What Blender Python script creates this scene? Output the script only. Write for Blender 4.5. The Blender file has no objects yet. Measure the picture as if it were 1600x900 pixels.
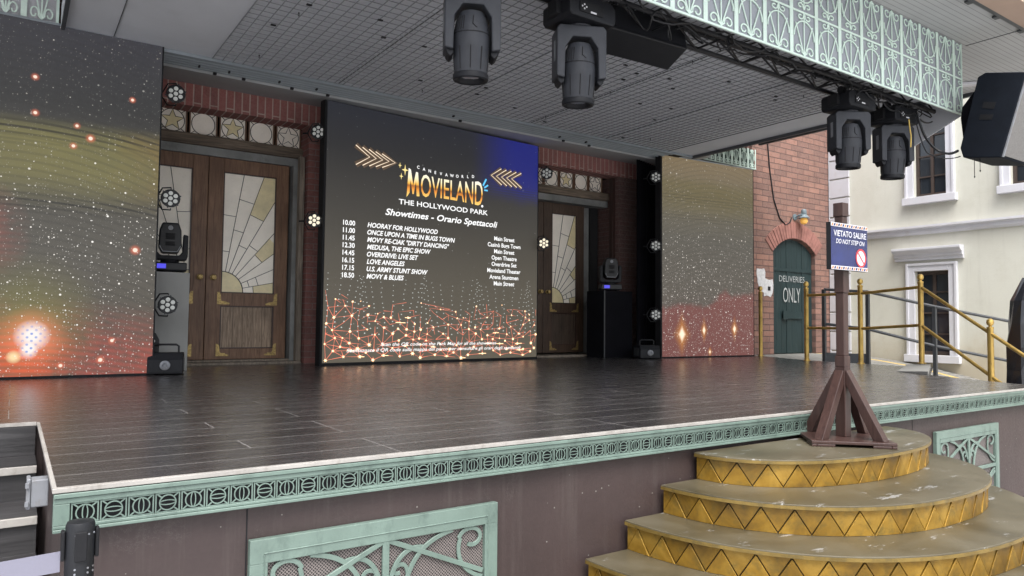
import bpy, bmesh, math, random
from mathutils import Vector, Matrix
random.seed(7)
R = math.radians
scn = bpy.context.scene
C = scn.collection

# ------------------------------------------------------------------ camera, sky, sun, exposure
CAM_Z = 0.48                     # stage floor is z = 0, plaza ground is z = GZ
GZ = -1.18
cam = bpy.data.cameras.new('camera'); camo = bpy.data.objects.new('camera', cam); C.objects.link(camo)
cam.sensor_width = 36.0; cam.lens = 25.41; cam.clip_end = 2000; cam.clip_start = 0.02
_y, _p, _r = 6.03558544e-01, 4.82790847e-02, 9.71205041e-03
_f = Vector((math.sin(_y)*math.cos(_p), math.cos(_y)*math.cos(_p), math.sin(_p)))
_x = Vector((math.cos(_y), -math.sin(_y), 0)); _u = _x.cross(_f)
_x2 = _x*math.cos(_r) + _u*math.sin(_r); _u2 = -_x*math.sin(_r) + _u*math.cos(_r)
camo.matrix_world = Matrix(((_x2.x, _u2.x, -_f.x, 0), (_x2.y, _u2.y, -_f.y, 0), (_x2.z, _u2.z, -_f.z, CAM_Z), (0, 0, 0, 1)))
scn.camera = camo

SUN_EL, SUN_AZ = 60.0, 205.0     # azimuth clockwise from +Y: behind the viewer, to the left
w = bpy.data.worlds.new('World'); scn.world = w; w.use_nodes = True
nt = w.node_tree; nt.nodes.clear()
sky = nt.nodes.new('ShaderNodeTexSky'); sky.sky_type = 'NISHITA'; sky.sun_disc = False
sky.sun_elevation = R(SUN_EL); sky.sun_rotation = R(SUN_AZ); sky.dust_density = 4.0; sky.air_density = 1.0; sky.ozone_density = 1.0
hs = nt.nodes.new('ShaderNodeHueSaturation'); hs.inputs['Saturation'].default_value = 0.38
bg = nt.nodes.new('ShaderNodeBackground'); bg.inputs['Strength'].default_value = 0.14
wo = nt.nodes.new('ShaderNodeOutputWorld')
nt.links.new(sky.outputs[0], hs.inputs['Color']); nt.links.new(hs.outputs[0], bg.inputs[0]); nt.links.new(bg.outputs[0], wo.inputs[0])
sl = bpy.data.lights.new('sun', 'SUN'); sl.energy = 1.5; sl.angle = R(40); sl.color = (1.0, 0.98, 0.95)
so = bpy.data.objects.new('sun', sl); C.objects.link(so)
_d = Vector((math.sin(R(SUN_AZ))*math.cos(R(SUN_EL)), math.cos(R(SUN_AZ))*math.cos(R(SUN_EL)), math.sin(R(SUN_EL))))
so.rotation_euler = _d.to_track_quat('Z', 'Y').to_euler()
vs = scn.view_settings
vs.view_transform = 'Standard'; vs.look = 'None'; vs.gamma = 1; vs.use_curve_mapping = False
vs.exposure = 1.5
scn.cycles.max_bounces = 8
scn.cycles.diffuse_bounces = 5
EM = 1.0/2**vs.exposure          # screen light levels are set as seen at this exposure

# ------------------------------------------------------------------ helpers
def lin(r, g, b):
    return tuple((c/255/12.92 if c/255 <= .04045 else ((c/255+.055)/1.055)**2.4) for c in (r, g, b))

class MB:
    """collects shapes into one bmesh"""
    def __init__(s): s.bm = bmesh.new()
    def face(s, pts):
        return s.bm.faces.new([s.bm.verts.new(p) for p in pts])
    def box(s, x0, x1, y0, y1, z0, z1, M=None):
        v = [Vector((x, y, z)) for x in (x0, x1) for y in (y0, y1) for z in (z0, z1)]
        if M is not None: v = [M @ q for q in v]
        v = [s.bm.verts.new(q) for q in v]
        for f in ((0,1,3,2), (4,6,7,5), (0,4,5,1), (2,3,7,6), (0,2,6,4), (1,5,7,3)): s.bm.faces.new([v[i] for i in f])
        return s
    def prism(s, poly, a, b, fn):
        """poly of (u,v); fn(u,v,t) -> point, extruded from t=a to t=b"""
        A = [s.bm.verts.new(fn(u, v, a)) for u, v in poly]; B = [s.bm.verts.new(fn(u, v, b)) for u, v in poly]
        n = len(poly)
        s.bm.faces.new(A); s.bm.faces.new(B[::-1])
        for i in range(n):
            j = (i+1) % n
            s.bm.faces.new((A[j], A[i], B[i], B[j]))
        return s
    def xz(s, poly, y0, y1): return s.prism(poly, y0, y1, lambda u, v, t: (u, t, v))
    def yz(s, poly, x0, x1): return s.prism(poly, x0, x1, lambda u, v, t: (t, u, v))
    def xy(s, poly, z0, z1): return s.prism(poly, z0, z1, lambda u, v, t: (u, v, t))
    def tube(s, pts, r, n=8, caps=True, r1=None):
        pts = [Vector(p) for p in pts]; rings = []
        up = None
        for i, p in enumerate(pts):
            d = (pts[min(i+1, len(pts)-1)]-pts[max(i-1, 0)]).normalized()
            if up is None:
                up = Vector((0, 0, 1)) if abs(d.z) < .9 else Vector((1, 0, 0))
            a = d.cross(up).normalized(); b = a.cross(d).normalized(); up = b
            rr = r if r1 is None else r+(r1-r)*i/(len(pts)-1)
            rings.append([s.bm.verts.new(p+a*rr*math.cos(2*math.pi*k/n)+b*rr*math.sin(2*math.pi*k/n)) for k in range(n)])
        for A, B in zip(rings, rings[1:]):
            for k in range(n): s.bm.faces.new((A[k], A[(k+1) % n], B[(k+1) % n], B[k]))
        if caps:
            s.bm.faces.new(rings[0][::-1]); s.bm.faces.new(rings[-1])
        return s
    def lathe(s, prof, n=24, M=None, caps=True):
        """prof of (r,z) about local Z"""
        M = M or Matrix.Identity(4); rings = []
        for r, z in prof:
            rings.append([s.bm.verts.new(M @ Vector((r*math.cos(2*math.pi*k/n), r*math.sin(2*math.pi*k/n), z))) for k in range(n)])
        for A, B in zip(rings, rings[1:]):
            for k in range(n): s.bm.faces.new((A[k], A[(k+1) % n], B[(k+1) % n], B[k]))
        if caps:
            s.bm.faces.new(rings[0][::-1]); s.bm.faces.new(rings[-1])
        return s
    def ribbon(s, pts, wd, y0, y1, closed=False):
        """flat bar of width wd following (x,z) points, between depths y0 and y1"""
        P = [Vector((p[0], p[1])) for p in pts]; n = len(P); L = []; Rr = []
        for i in range(n):
            if closed: a, b = P[(i-1) % n], P[(i+1) % n]
            else: a, b = P[max(i-1, 0)], P[min(i+1, n-1)]
            d = (b-a); d = d.normalized() if d.length > 1e-9 else Vector((1, 0)); nn = Vector((-d.y, d.x))*wd/2
            L.append(P[i]+nn); Rr.append(P[i]-nn)
        mk = lambda q, y: s.bm.verts.new((q.x, y, q.y))
        a = [mk(q, y0) for q in L]; b = [mk(q, y0) for q in Rr]; c = [mk(q, y1) for q in L]; d = [mk(q, y1) for q in Rr]
        rng = range(n) if closed else range(n-1)
        for i in rng:
            j = (i+1) % n
            s.bm.faces.new((a[i], a[j], b[j], b[i])); s.bm.faces.new((c[i], d[i], d[j], c[j]))
            s.bm.faces.new((a[i], c[i], c[j], a[j])); s.bm.faces.new((b[i], b[j], d[j], d[i]))
        return s
    def text(s, txt, u0, u1, v0, v1, y=0.0, shear=0.0, bold=0.0, align='FIT', spacing=1.0, height=None, warp=None, ref='H'):
        """letters laid in local XZ facing -Y; cap height v1-v0. FIT stretches to u0..u1, LEFT/CENTER use u0 and scale u1"""
        vs_, fs_, b = glyphs(txt, shear, bold, spacing)
        rb = glyphs(ref, 0, bold, 1.0)[2]
        k = (v1-v0)/rb[3]
        if align == 'FIT': sx = (u1-u0)/(b[1]-b[0]); ox = u0-b[0]*sx
        else:
            sx = k*u1
            ox = u0-(b[0]+b[1])/2*sx if align == 'CENTER' else u0-b[0]*sx
        V = []
        for (x, z) in vs_:
            q = (ox+x*sx, v0+z*k)
            if warp: q = warp(*q)
            V.append(s.bm.verts.new((q[0], y, q[1])))
        for f in fs_:
            try: s.bm.faces.new([V[i] for i in f])
            except ValueError: pass
        return s
    def build(s, name, mat, parent=None, bevel=0, smooth=False, segs=2):
        me = bpy.data.meshes.new(name)
        bmesh.ops.recalc_face_normals(s.bm, faces=s.bm.faces)
        s.bm.to_mesh(me); s.bm.free()
        me.materials.append(mat)
        if smooth:
            me.polygons.foreach_set('use_smooth', [True]*len(me.polygons))
            me.set_sharp_from_angle(angle=R(35))
        o = bpy.data.objects.new(name, me); C.objects.link(o)
        if parent: o.parent = parent
        if bevel:
            m = o.modifiers.new('bevel', 'BEVEL'); m.width = bevel; m.segments = segs; m.limit_method = 'ANGLE'; m.angle_limit = R(40)
        return o

_gl = {}
def glyphs(txt, shear, bold, spacing):
    key = (txt, shear, bold, spacing)
    if key in _gl: return _gl[key]
    cu = bpy.data.curves.new('lettering', 'FONT'); cu.body = txt; cu.shear = shear; cu.offset = bold; cu.space_character = spacing
    cu.resolution_u = 3; cu.fill_mode = 'FRONT'
    o = bpy.data.objects.new('lettering', cu); C.objects.link(o)
    dg = bpy.context.evaluated_depsgraph_get(); dg.update()
    me = bpy.data.meshes.new_from_object(o.evaluated_get(dg))
    v = [(q.co.x, q.co.y) for q in me.vertices]; f = [tuple(p.vertices) for p in me.polygons]
    bpy.data.objects.remove(o); bpy.data.curves.remove(cu); bpy.data.meshes.remove(me)
    b = (min(q[0] for q in v), max(q[0] for q in v), min(q[1] for q in v), max(q[1] for q in v))
    _gl[key] = (v, f, b); return _gl[key]

def thing(name, label, cat, loc=(0, 0, 0), rz=0.0, group=None):
    o = bpy.data.objects.new(name, None); C.objects.link(o); o.empty_display_size = .1
    o.location = loc; o.rotation_euler = (0, 0, rz); o['label'] = label; o['category'] = cat
    if group: o['group'] = group
    return o
def tag(o, label, cat, group=None):
    o['label'] = label; o['category'] = cat
    if group: o['group'] = group
    return o
def copy_tree(o, parent=None):
    c = o.copy(); C.objects.link(c)
    if parent: c.parent = parent
    for ch in list(o.children): copy_tree(ch, c)
    return c
def place(src, first, loc, rz, label):
    o = src if first else copy_tree(src)
    o.location = loc; o.rotation_euler = (0, 0, rz); o['label'] = label
    return o

# ------------------------------------------------------------------ materials
class NT:
    def __init__(s, name):
        s.m = bpy.data.materials.new(name); s.m.use_nodes = True; s.t = s.m.node_tree; s.t.nodes.clear()
        s.out = s.n('ShaderNodeOutputMaterial'); s._tc = None
    def n(s, k, **kw):
        q = s.t.nodes.new(k)
        for a, b in kw.items(): setattr(q, a, b)
        return q
    def l(s, a, b): s.t.links.new(a, b)
    def put(s, sock, v):
        if hasattr(v, 'is_output') or isinstance(v, bpy.types.NodeSocket): s.l(v, sock)
        else:
            if sock.type == 'RGBA' and len(v) == 3: v = (*v, 1)
            sock.default_value = v
    def tc(s, which='Object'):
        if not s._tc: s._tc = s.n('ShaderNodeTexCoord')
        return s._tc.outputs[which]
    def m1(s, op, a, b=0.0, c=None, clamp=False):
        q = s.n('ShaderNodeMath', operation=op, use_clamp=clamp); s.put(q.inputs[0], a); s.put(q.inputs[1], b)
        if c is not None: s.put(q.inputs[2], c)
        return q.outputs[0]
    def mp(s, v, sc=(1, 1, 1), lo=(0, 0, 0), rot=(0, 0, 0)):
        q = s.n('ShaderNodeMapping'); q.inputs['Scale'].default_value = sc; q.inputs['Location'].default_value = lo; q.inputs['Rotation'].default_value = rot
        s.l(v, q.inputs[0]); return q.outputs[0]
    def xyz(s, v):
        q = s.n('ShaderNodeSeparateXYZ'); s.l(v, q.inputs[0]); return q.outputs
    def vec(s, x, y, z=0.0):
        q = s.n('ShaderNodeCombineXYZ'); s.put(q.inputs[0], x); s.put(q.inputs[1], y); s.put(q.inputs[2], z); return q.outputs[0]
    def noise(s, v, scale, detail=4, rough=.55, dist=0.0):
        q = s.n('ShaderNodeTexNoise'); q.inputs['Scale'].default_value = scale; q.inputs['Detail'].default_value = detail
        q.inputs['Roughness'].default_value = rough; q.inputs['Distortion'].default_value = dist
        s.l(v, q.inputs['Vector']); return q.outputs['Fac']
    def ramp(s, f, stops, interp='LINEAR'):
        q = s.n('ShaderNodeValToRGB'); q.color_ramp.interpolation = interp; e = q.color_ramp.elements
        while len(e) < len(stops): e.new(.5)
        for el, (p, c) in zip(e, stops):
            el.position = p
            c = c if isinstance(c, (tuple, list)) else (c, c, c)
            el.color = (*c[:3], 1)
        s.l(f, q.inputs[0]); return q.outputs[0]
    def mix(s, f, a, b, mode='MIX'):
        q = s.n('ShaderNodeMix', data_type='RGBA', blend_type=mode); s.put(q.inputs[0], f); s.put(q.inputs[6], a); s.put(q.inputs[7], b); return q.outputs[2]
    def smooth(s, v, a, b):
        q = s.n('ShaderNodeMapRange', interpolation_type='SMOOTHSTEP'); s.put(q.inputs[0], v)
        q.inputs[1].default_value = a; q.inputs[2].default_value = b; return q.outputs[0]
    def bsdf(s, col, rough=.5, metal=0.0, bump=None, bstr=.3, bdist=.01, spec=.5, emit=None, estr=1.0, coat=0.0):
        b = s.n('ShaderNodeBsdfPrincipled')
        s.put(b.inputs['Base Color'], col); s.put(b.inputs['Roughness'], rough); s.put(b.inputs['Metallic'], metal)
        b.inputs['Specular IOR Level'].default_value = spec; b.inputs['Coat Weight'].default_value = coat; b.inputs['Coat Roughness'].default_value = .27
        if bump is not None:
            q = s.n('ShaderNodeBump'); q.inputs['Strength'].default_value = bstr; q.inputs['Distance'].default_value = bdist
            s.l(bump, q.inputs['Height']); s.l(q.outputs[0], b.inputs['Normal'])
        if emit is not None:
            s.put(b.inputs['Emission Color'], emit); s.put(b.inputs['Emission Strength'], estr)
        s.l(b.outputs[0], s.out.inputs[0]); return s.m

def paint(name, col, rough=.5, var=.25, scale=3.0, metal=0.0, grime=None, gamt=.5, bstr=.12, spec=.5, fine=60, coat=0.0):
    t = NT(name); v = t.tc()
    n1 = t.noise(v, scale, 5, .6); n2 = t.noise(v, fine, 3)
    a = tuple(c*(1-var) for c in col); b = tuple(min(1, c*(1+var)) for c in col)
    c = t.ramp(n1, [(.3, a), (.7, b)])
    if grime is not None:
        g = t.noise(t.mp(v, (1, 1, .6), (3.1, 1.7, 5)), scale*2.3, 6, .7)
        c = t.mix(t.m1('MULTIPLY', t.ramp(g, [(.52, 0), (.72, 1)]), gamt), c, grime)
    r = t.m1('ADD', t.m1('MULTIPLY', n2, .2), rough-.1)
    return t.bsdf(c, r, metal, n2, bstr, .004, spec, coat=coat)

def bricks(name, axes, c1, c2, mortar, bw=.215, bh=.068, ms=.007, soldier=False, dirt=.35, vflip=0.0):
    t = NT(name); x = t.xyz(t.tc()); 
    U, V = x[axes[0]], x[axes[1]]
    vec = t.vec(V, U) if soldier else t.vec(U, V)
    q = t.n('ShaderNodeTexBrick'); t.l(vec, q.inputs['Vector'])
    q.inputs['Color1'].default_value = (*c1, 1); q.inputs['Color2'].default_value = (*c2, 1); q.inputs['Mortar'].default_value = (*mortar, 1)
    q.inputs['Scale'].default_value = 1; q.inputs['Mortar Size'].default_value = ms; q.inputs['Mortar Smooth'].default_value = .25
    q.inputs['Brick Width'].default_value = bw; q.inputs['Row Height'].default_value = bh; q.inputs['Bias'].default_value = 0.1
    n1 = t.noise(t.tc(), 2.2, 6, .65); n2 = t.noise(t.tc(), 45, 4)
    c = t.mix(t.ramp(n1, [(.35, 0), (.75, dirt)]), q.outputs['Color'], tuple(.35*k for k in c1))
    n3 = t.noise(t.mp(t.tc(), (1, 1, .5), (4, 2, 8)), 6, 5, .7)
    c = t.mix(t.ramp(n3, [(.5, 0), (.68, dirt*1.3)]), c, tuple(.25*k for k in c1))
    c = t.mix(t.m1('MULTIPLY', n2, .5), c, t.mix(.5, c, (.5, .4, .36)))
    h = t.m1('ADD', t.m1('MULTIPLY', t.m1('SUBTRACT', 1.0, q.outputs['Fac']), 1.0), t.m1('MULTIPLY', n2, .35))
    return t.bsdf(c, .85, 0, h, .8, .012, .25)

def wood(name, dark, light, rough=.55, axis=2, scale=1.0, plank=0.0, coat=0.0):
    t = NT(name); v = t.tc()
    sc = [14*scale]*3; sc[axis] = .9*scale
    g = t.noise(t.mp(v, tuple(sc)), 3.0, 6, .6, 1.2); n = t.noise(v, 2.5, 4)
    c = t.ramp(g, [(.3, dark), (.62, light)]); c = t.mix(t.ramp(n, [(.35, 0), (.7, .6)]), c, dark)
    h = g
    if plank:
        fx = t.m1('FRACT', t.m1('MULTIPLY', t.xyz(v)[0], 1/plank)); ln = t.m1('LESS_THAN', fx, .035)
        c = t.mix(ln, c, tuple(k*.3 for k in dark)); h = t.m1('SUBTRACT', g, ln)
    return t.bsdf(c, rough, 0, h, .35, .004, .4, coat=coat)

M = {}
BLK = lin(34, 35, 40)
M['black'] = paint('black_coated_metal', (.009, .0098, .012), .45, .2, 8, spec=.35)
M['matt_black'] = paint('matt_black', (.007, .0073, .009), .7, .2, 6, spec=.3)
M['mover'] = paint('grey_black_plastic', (.030, .0325, .039), .5, .15, 9, spec=.3)
M['mover_dark'] = paint('dark_plastic', (.009, .0098, .0125), .55, .15, 9, spec=.25)
M['drape'] = paint('black_cloth', (.004, .004, .006), .9, .3, 4, spec=.1)
M['mint'] = paint('verdigris_paint', (.122, .172, .147), .45, .14, 5, grime=(.035, .055, .048), gamt=.55, fine=90)
M['mint_pale'] = paint('pale_mint_paint', (.62, .76, .68), .45, .06, 4, grime=(.45, .56, .5), gamt=.4)
M['mauve'] = paint('mauve_brown_render', (.038, .0285, .0295), .6, .14, 2.0, grime=(.075, .063, .062), gamt=.4, bstr=.25, fine=35)
def wall_paint():
    t = NT('mauve_brown_render'); v = t.tc(); n1 = t.noise(v, 1.6, 6, .65); dr = t.noise(t.mp(v, (9, 9, .5)), 2.2, 5, .7); f = t.noise(v, 60, 4)
    c = t.ramp(n1, [(.3, (.032, .0215, .0205)), (.7, (.050, .034, .0325))])
    c = t.mix(t.ramp(dr, [(.52, 0), (.75, .55)]), c, (.068, .054, .05))
    q = t.n('ShaderNodeTexVoronoi'); q.inputs['Scale'].default_value = 26; t.l(v, q.inputs['Vector']); rnd = t.xyz(q.outputs['Color'])
    ch = t.m1('MULTIPLY', t.m1('LESS_THAN', q.outputs['Distance'], t.m1('MULTIPLY', rnd[1], .13)), t.m1('GREATER_THAN', rnd[0], .8))
    c = t.mix(t.m1('MULTIPLY', ch, .8), c, (.2, .19, .17))
    w2 = t.noise(t.mp(v, (1, 1, 1), (3, 8, 1)), 7, 8, .75, 1.5); sc = t.m1('LESS_THAN', t.m1('ABSOLUTE', t.m1('SUBTRACT', w2, .5)), .004); pm = t.ramp(t.noise(t.mp(v, (1, 1, 1), (9, 1, 4)), 3, 3), [(.58, 0), (.66, 1)])
    c = t.mix(t.m1('MULTIPLY', t.m1('MULTIPLY', sc, pm), .3), c, (.16, .15, .14))
    return t.bsdf(c, t.m1('ADD', t.m1('MULTIPLY', f, .3), .4), 0, t.m1('ADD', f, n1), .25, .004, .45)
M['mauve'] = wall_paint()
M['alu'] = paint('worn_white_edging', (.30, .285, .265), .5, .15, 6, grime=(.13, .11, .09), gamt=.6)
M['soffit'] = paint('grey_soffit_panel', (.52, .54, .58), .6, .06, 1.2, grime=(.43, .45, .48), gamt=.4)
M['wire'] = paint('grey_wire', (.19, .2, .215), .5, .15, 8)
M['rib'] = paint('grey_rib', (.22, .25, .27), .5, .1, 3)
M['brass'] = paint('brass_tube', (.5, .34, .10), .34, .18, 7, metal=.75, grime=(.16, .1, .05), gamt=.65)
M['darksteel'] = paint('dark_grey_steel', (.05, .054, .06), .45, .15, 6)
def cream_render():
    t = NT('cream_render'); v = t.tc(); n1 = t.noise(v, .6, 6, .6); dr = t.noise(t.mp(v, (5, 5, .35)), 1.6, 6, .7); f = t.noise(v, 45, 5, .65); m_ = t.noise(t.mp(v, (1, 1, 1), (5, 1, 2)), 3.0, 6, .7)
    c = t.ramp(n1, [(.3, (.52, .512, .44)), (.7, (.585, .582, .515))])
    c = t.mix(t.m1('MULTIPLY', t.ramp(dr, [(.55, 0), (.78, 1)]), .4), c, (.37, .36, .31))
    c = t.mix(t.m1('MULTIPLY', t.ramp(m_, [(.5, 0), (.75, 1)]), .3), c, (.42, .405, .33))
    z = t.xyz(v)[2]; low = t.m1('SUBTRACT', 1.0, t.smooth(t.m1('ADD', z, t.m1('MULTIPLY', m_, .9)), .25, .95))
    c = t.mix(t.m1('MULTIPLY', low, .6), c, (.36, .29, .19))
    return t.bsdf(c, .8, 0, t.m1('ADD', f, t.m1('MULTIPLY', m_, .8)), .35, .006, .2)
M['cream'] = cream_render()
M['white_trim'] = paint('white_trim', (.56, .56, .59), .7, .05, 2, grime=(.45, .44, .43), gamt=.4, spec=.3)
M['quoin'] = paint('grey_white_stone', (.5, .5, .53), .75, .06, 2, grime=(.42, .39, .35), gamt=.4, spec=.2)
M['beige'] = paint('beige_render', (.42, .31, .245), .8, .06, 2, bstr=.2, spec=.2)
M['frame_brown'] = paint('dark_window_frame', (.05, .035, .028), .5, .2, 5)
M['plaster'] = paint('grey_plaster', (.2, .205, .2), .8, .3, 2.5, grime=(.08, .08, .08), gamt=.6, bstr=.3)
M['plinth'] = paint('grey_plinth_paint', (.25, .25, .24), .6, .08, 3)
M['gunmetal'] = paint('pavement', (.3, .29, .27), .8, .15, 5)
M['sign_brown'] = wood('dark_brown_stain', (.030, .0155, .0135), (.058, .031, .026), .38, 2, .9)
M['white_cloth'] = paint('lavender_white_webbing', (.17, .168, .215), .7, .04, 6)
M['elec'] = paint('light_grey_plastic', (.19, .2, .22), .5, .1, 8, grime=(.12, .08, .05), gamt=.5)
M['paper'] = paint('weathered_paper', (.55, .55, .56), .8, .15, 14, grime=(.15, .15, .16), gamt=.8)
M['white'] = paint('white_paint', (.33, .35, .35), .6, .1, 20)
M['orange'] = paint('orange_print', (.5, .16, .05), .4, .05, 6)
M['red'] = paint('red_print', (.4, .035, .04), .4, .05, 6)
M['blue_print'] = paint('deep_blue_print', (.012, .018, .085), .22, .35, 6, spec=.6)
M['white_print'] = paint('white_print', (.5, .5, .53), .4, .02, 6)
M['gold_leaf'] = paint('tarnished_gilding', (.34, .24, .09), .45, .5, 55, metal=.5)
M['steel_blue'] = paint('blue_grey_enamel', (.12, .16, .18), .45, .15, 10)
M['green_door'] = wood('green_boards', (.009, .021, .023), (.017, .036, .038), .55, 2, 1.4)
M['door_wood'] = wood('worn_brown_wood', (.092, .046, .026), (.235, .132, .078), .5, 2, 1.2)
M['panel_wood'] = wood('greyed_oak_boards', (.11, .075, .05), (.42, .31, .22), .55, 2, 1.6, plank=.105)
M['lintel'] = wood('weathered_beam', (.05, .038, .028), (.22, .17, .125), .75, 0, .8)
M['post_wood'] = wood('weathered_post', (.09, .075, .06), (.3, .25, .2), .75, 2, 1)
M['brick_dark'] = bricks('dark_red_brick', (0, 2), (.25, .075, .064), (.17, .055, .05), (.2, .15, .135), .215, .068, .006)
M['brick_soldier'] = bricks('soldier_course', (0, 2), (.27, .078, .068), (.2, .062, .056), (.4, .31, .27), .5, .082, .0075, soldier=True, dirt=.3)
M['brick_side'] = bricks('dark_red_brick_reveal', (1, 2), (.14, .046, .04), (.10, .034, .032), (.1, .07, .06), .215, .068, .006)
M['brick_pink'] = bricks('pink_brick', (0, 2), (.285, .138, .1), (.15, .075, .06), (.075, .04, .034), .33, .098, .009, dirt=.4)
M['brick_pink_side'] = bricks('pink_brick_return', (1, 2), (.27, .13, .1), (.17, .09, .08), (.12, .07, .06), .3, .098, .0075, dirt=.4)
M['arch_brick'] = paint('arch_brick', (.26, .125, .105), .85, .22, 7, bstr=.4, spec=.2)
M['mortar'] = paint('dark_mortar', (.15, .075, .06), .9, .1, 10)
M['roofing'] = paint('roof_sheet', (.25, .25, .25), .8, .1, 2)
M['interior'] = paint('dark_room', (.01, .01, .011), .9, .2, 2)
M['blue_cloth'] = paint('blue_cloth', (.03, .07, .13), .9, .3, 5)
M['bag'] = paint('black_plastic_wrap', (.012, .013, .017), .22, .2, 5, spec=.6)
M['yellow_cord'] = paint('yellow_cord', (.6, .42, .1), .6, .1, 10)

def glass(name, col, rough=.08):
    t = NT(name); n = t.noise(t.tc(), 1.5, 3); return t.bsdf(t.ramp(n, [(.3, tuple(c*.7 for c in col)), (.7, col)]), rough, 0, n, .05, .01, .6)
M['dark_glass'] = glass('dark_window_glass', (.026, .031, .038), .06)
M['lens_glass'] = glass('lens_glass', (.16, .17, .2), .1)
M['pane_white'] = paint('opal_glass', (.90, .84, .74), .3, .07, 5, bstr=.08)
M['pane_tan'] = paint('straw_glass', (.74, .64, .38), .3, .12, 8, bstr=.08)
M['lead'] = paint('lead_came', (.02, .018, .016), .5, .1, 10)

def emissive(name, col, e, base=(.05, .05, .05)):
    t = NT(name); return t.bsdf(base, .5, 0, emit=col, estr=e*EM)
M['led_white'] = emissive('screen_white', (1, 1, 1), 1.15)
M['led_gold'] = emissive('screen_gold', (1, .5, .06), 1.2)
M['led_chevron'] = emissive('screen_chevron', (1, .82, .62), 1.2)
M['led_chevron_glow'] = emissive('screen_chevron_glow', (.16, .09, .04), .55)
M['led_net'] = emissive('screen_red_net', (1, .23, .13), 1.35)
M['led_node'] = emissive('screen_node', (1, .6, .32), 3.5)
M['led_dot'] = emissive('screen_dot', (.85, .9, .85), .75)
M['led_yellow'] = emissive('screen_yellow', (1, .8, .3), 1.1)
M['led_cyan'] = emissive('screen_cyan', (.12, .6, 1), 1.1)
M['lcd'] = emissive('lcd_blue', (.08, .07, .9), .9)
M['par_lens'] = emissive('par_lens_faint_glow', (.8, .83, .8), .1, (.42, .43, .41))  # unlit lenses, faint glow imitates the pale light they reflect
M['par_lens_lit'] = emissive('par_lens_warm', (1, .86, .62), .85, (.5, .5, .45))
M['bulb'] = emissive('amber_bulb', (1, .5, .1), .35, (.6, .35, .08))

def gradient_gold():
    t = NT('screen_gold_gradient'); z = t.xyz(t.tc())[2]
    f = t.m1('MULTIPLY', t.m1('SUBTRACT', z, 1.95), 1/.32)
    c = t.ramp(f, [(0, lin(255, 220, 120)), (.3, lin(240, 150, 40)), (.42, lin(160, 90, 20)), (.5, lin(255, 190, 70)), (.7, lin(255, 240, 190)), (1, lin(255, 250, 240))])
    return t.bsdf((.05, .05, .05), .5, emit=c, estr=1.1*EM)
M['led_logo'] = gradient_gold()

def floor_mat():
    t = NT('dark_plank_tiles'); v = t.tc(); x = t.xyz(v)
    q = t.n('ShaderNodeTexBrick'); t.l(t.vec(x[0], t.m1('ADD', x[1], .18)), q.inputs['Vector']); q.offset = .37; q.offset_frequency = 3
    for k, c in (('Color1', (.2, .2, .2)), ('Color2', (.8, .8, .8)), ('Mortar', (0, 0, 0))): q.inputs[k].default_value = (*c, 1)
    q.inputs['Scale'].default_value = 1; q.inputs['Mortar Size'].default_value = .0024; q.inputs['Mortar Smooth'].default_value = .1
    q.inputs['Brick Width'].default_value = 1.2; q.inputs['Row Height'].default_value = .2
    g = t.noise(t.mp(v, (1.3, 16, 1)), 3.2, 7, .62, .6); n = t.noise(v, .8, 4); s = t.noise(t.mp(v, (.6, 3, 1)), 9, 5, .7)
    c = t.ramp(g, [(.3, (.019, .018, .0185)), (.55, (.043, .040, .041)), (.75, (.085, .079, .079))])
    c = t.mix(.55, c, t.mix(1.0, c, q.outputs['Color'], 'MULTIPLY'))
    c = t.mix(t.m1('MULTIPLY', t.ramp(n, [(.4, 0), (.7, 1)]), .3), c, (.075, .072, .072))
    c = t.mix(q.outputs['Fac'], c, (.2, .19, .185))
    r = t.m1('ADD', t.m1('MULTIPLY', s, .24), .15)
    r = t.m1('ADD', r, t.m1('MULTIPLY', q.outputs['Fac'], .3))
    h = t.m1('SUBTRACT', t.m1('MULTIPLY', g, .3), q.outputs['Fac'])
    return t.bsdf(c, r, 0, h, .12, .003, .8, coat=.5)
M['floor'] = floor_mat()
M['stair'] = wood('stair_planks', (.016, .0155, .0165), (.06, .058, .06), .42, 0, .7)

def gold_riser():
    t = NT('brushed_gold_plate'); v = t.tc(); n = t.noise(v, 5, 5, .65, .5); f = t.noise(t.mp(v, (1, 1, .25)), 30, 4); p = t.noise(v, 17, 6, .7)
    c = t.ramp(n, [(.3, (.14, .08, .017)), (.5, (.30, .17, .022)), (.7, (.44, .27, .05))])
    c = t.mix(t.ramp(p, [(.5, 0), (.75, .75)]), c, (.1, .085, .03))
    ge = t.n('ShaderNodeNewGeometry'); ri = ge.outputs['Random Per Island']
    c = t.mix(1.0, c, t.ramp(ri, [(0, (.62, .6, .55)), (.5, (.85, .85, .85)), (1, (1.0, 1.0, 1.0))]), 'MULTIPLY')
    return t.bsdf(c, t.m1('ADD', t.m1('MULTIPLY', f, .3), .28), .45, f, .1, .004, .5)
M['gold'] = gold_riser()
M['riser_gap'] = paint('dark_brown_backing', (.05, .033, .014), .6, .3, 12)
M['gold_dark'] = paint('tarnished_gold_edge', (.2, .135, .035), .4, .35, 9, metal=.35, grime=(.08, .065, .03), gamt=.8)
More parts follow.
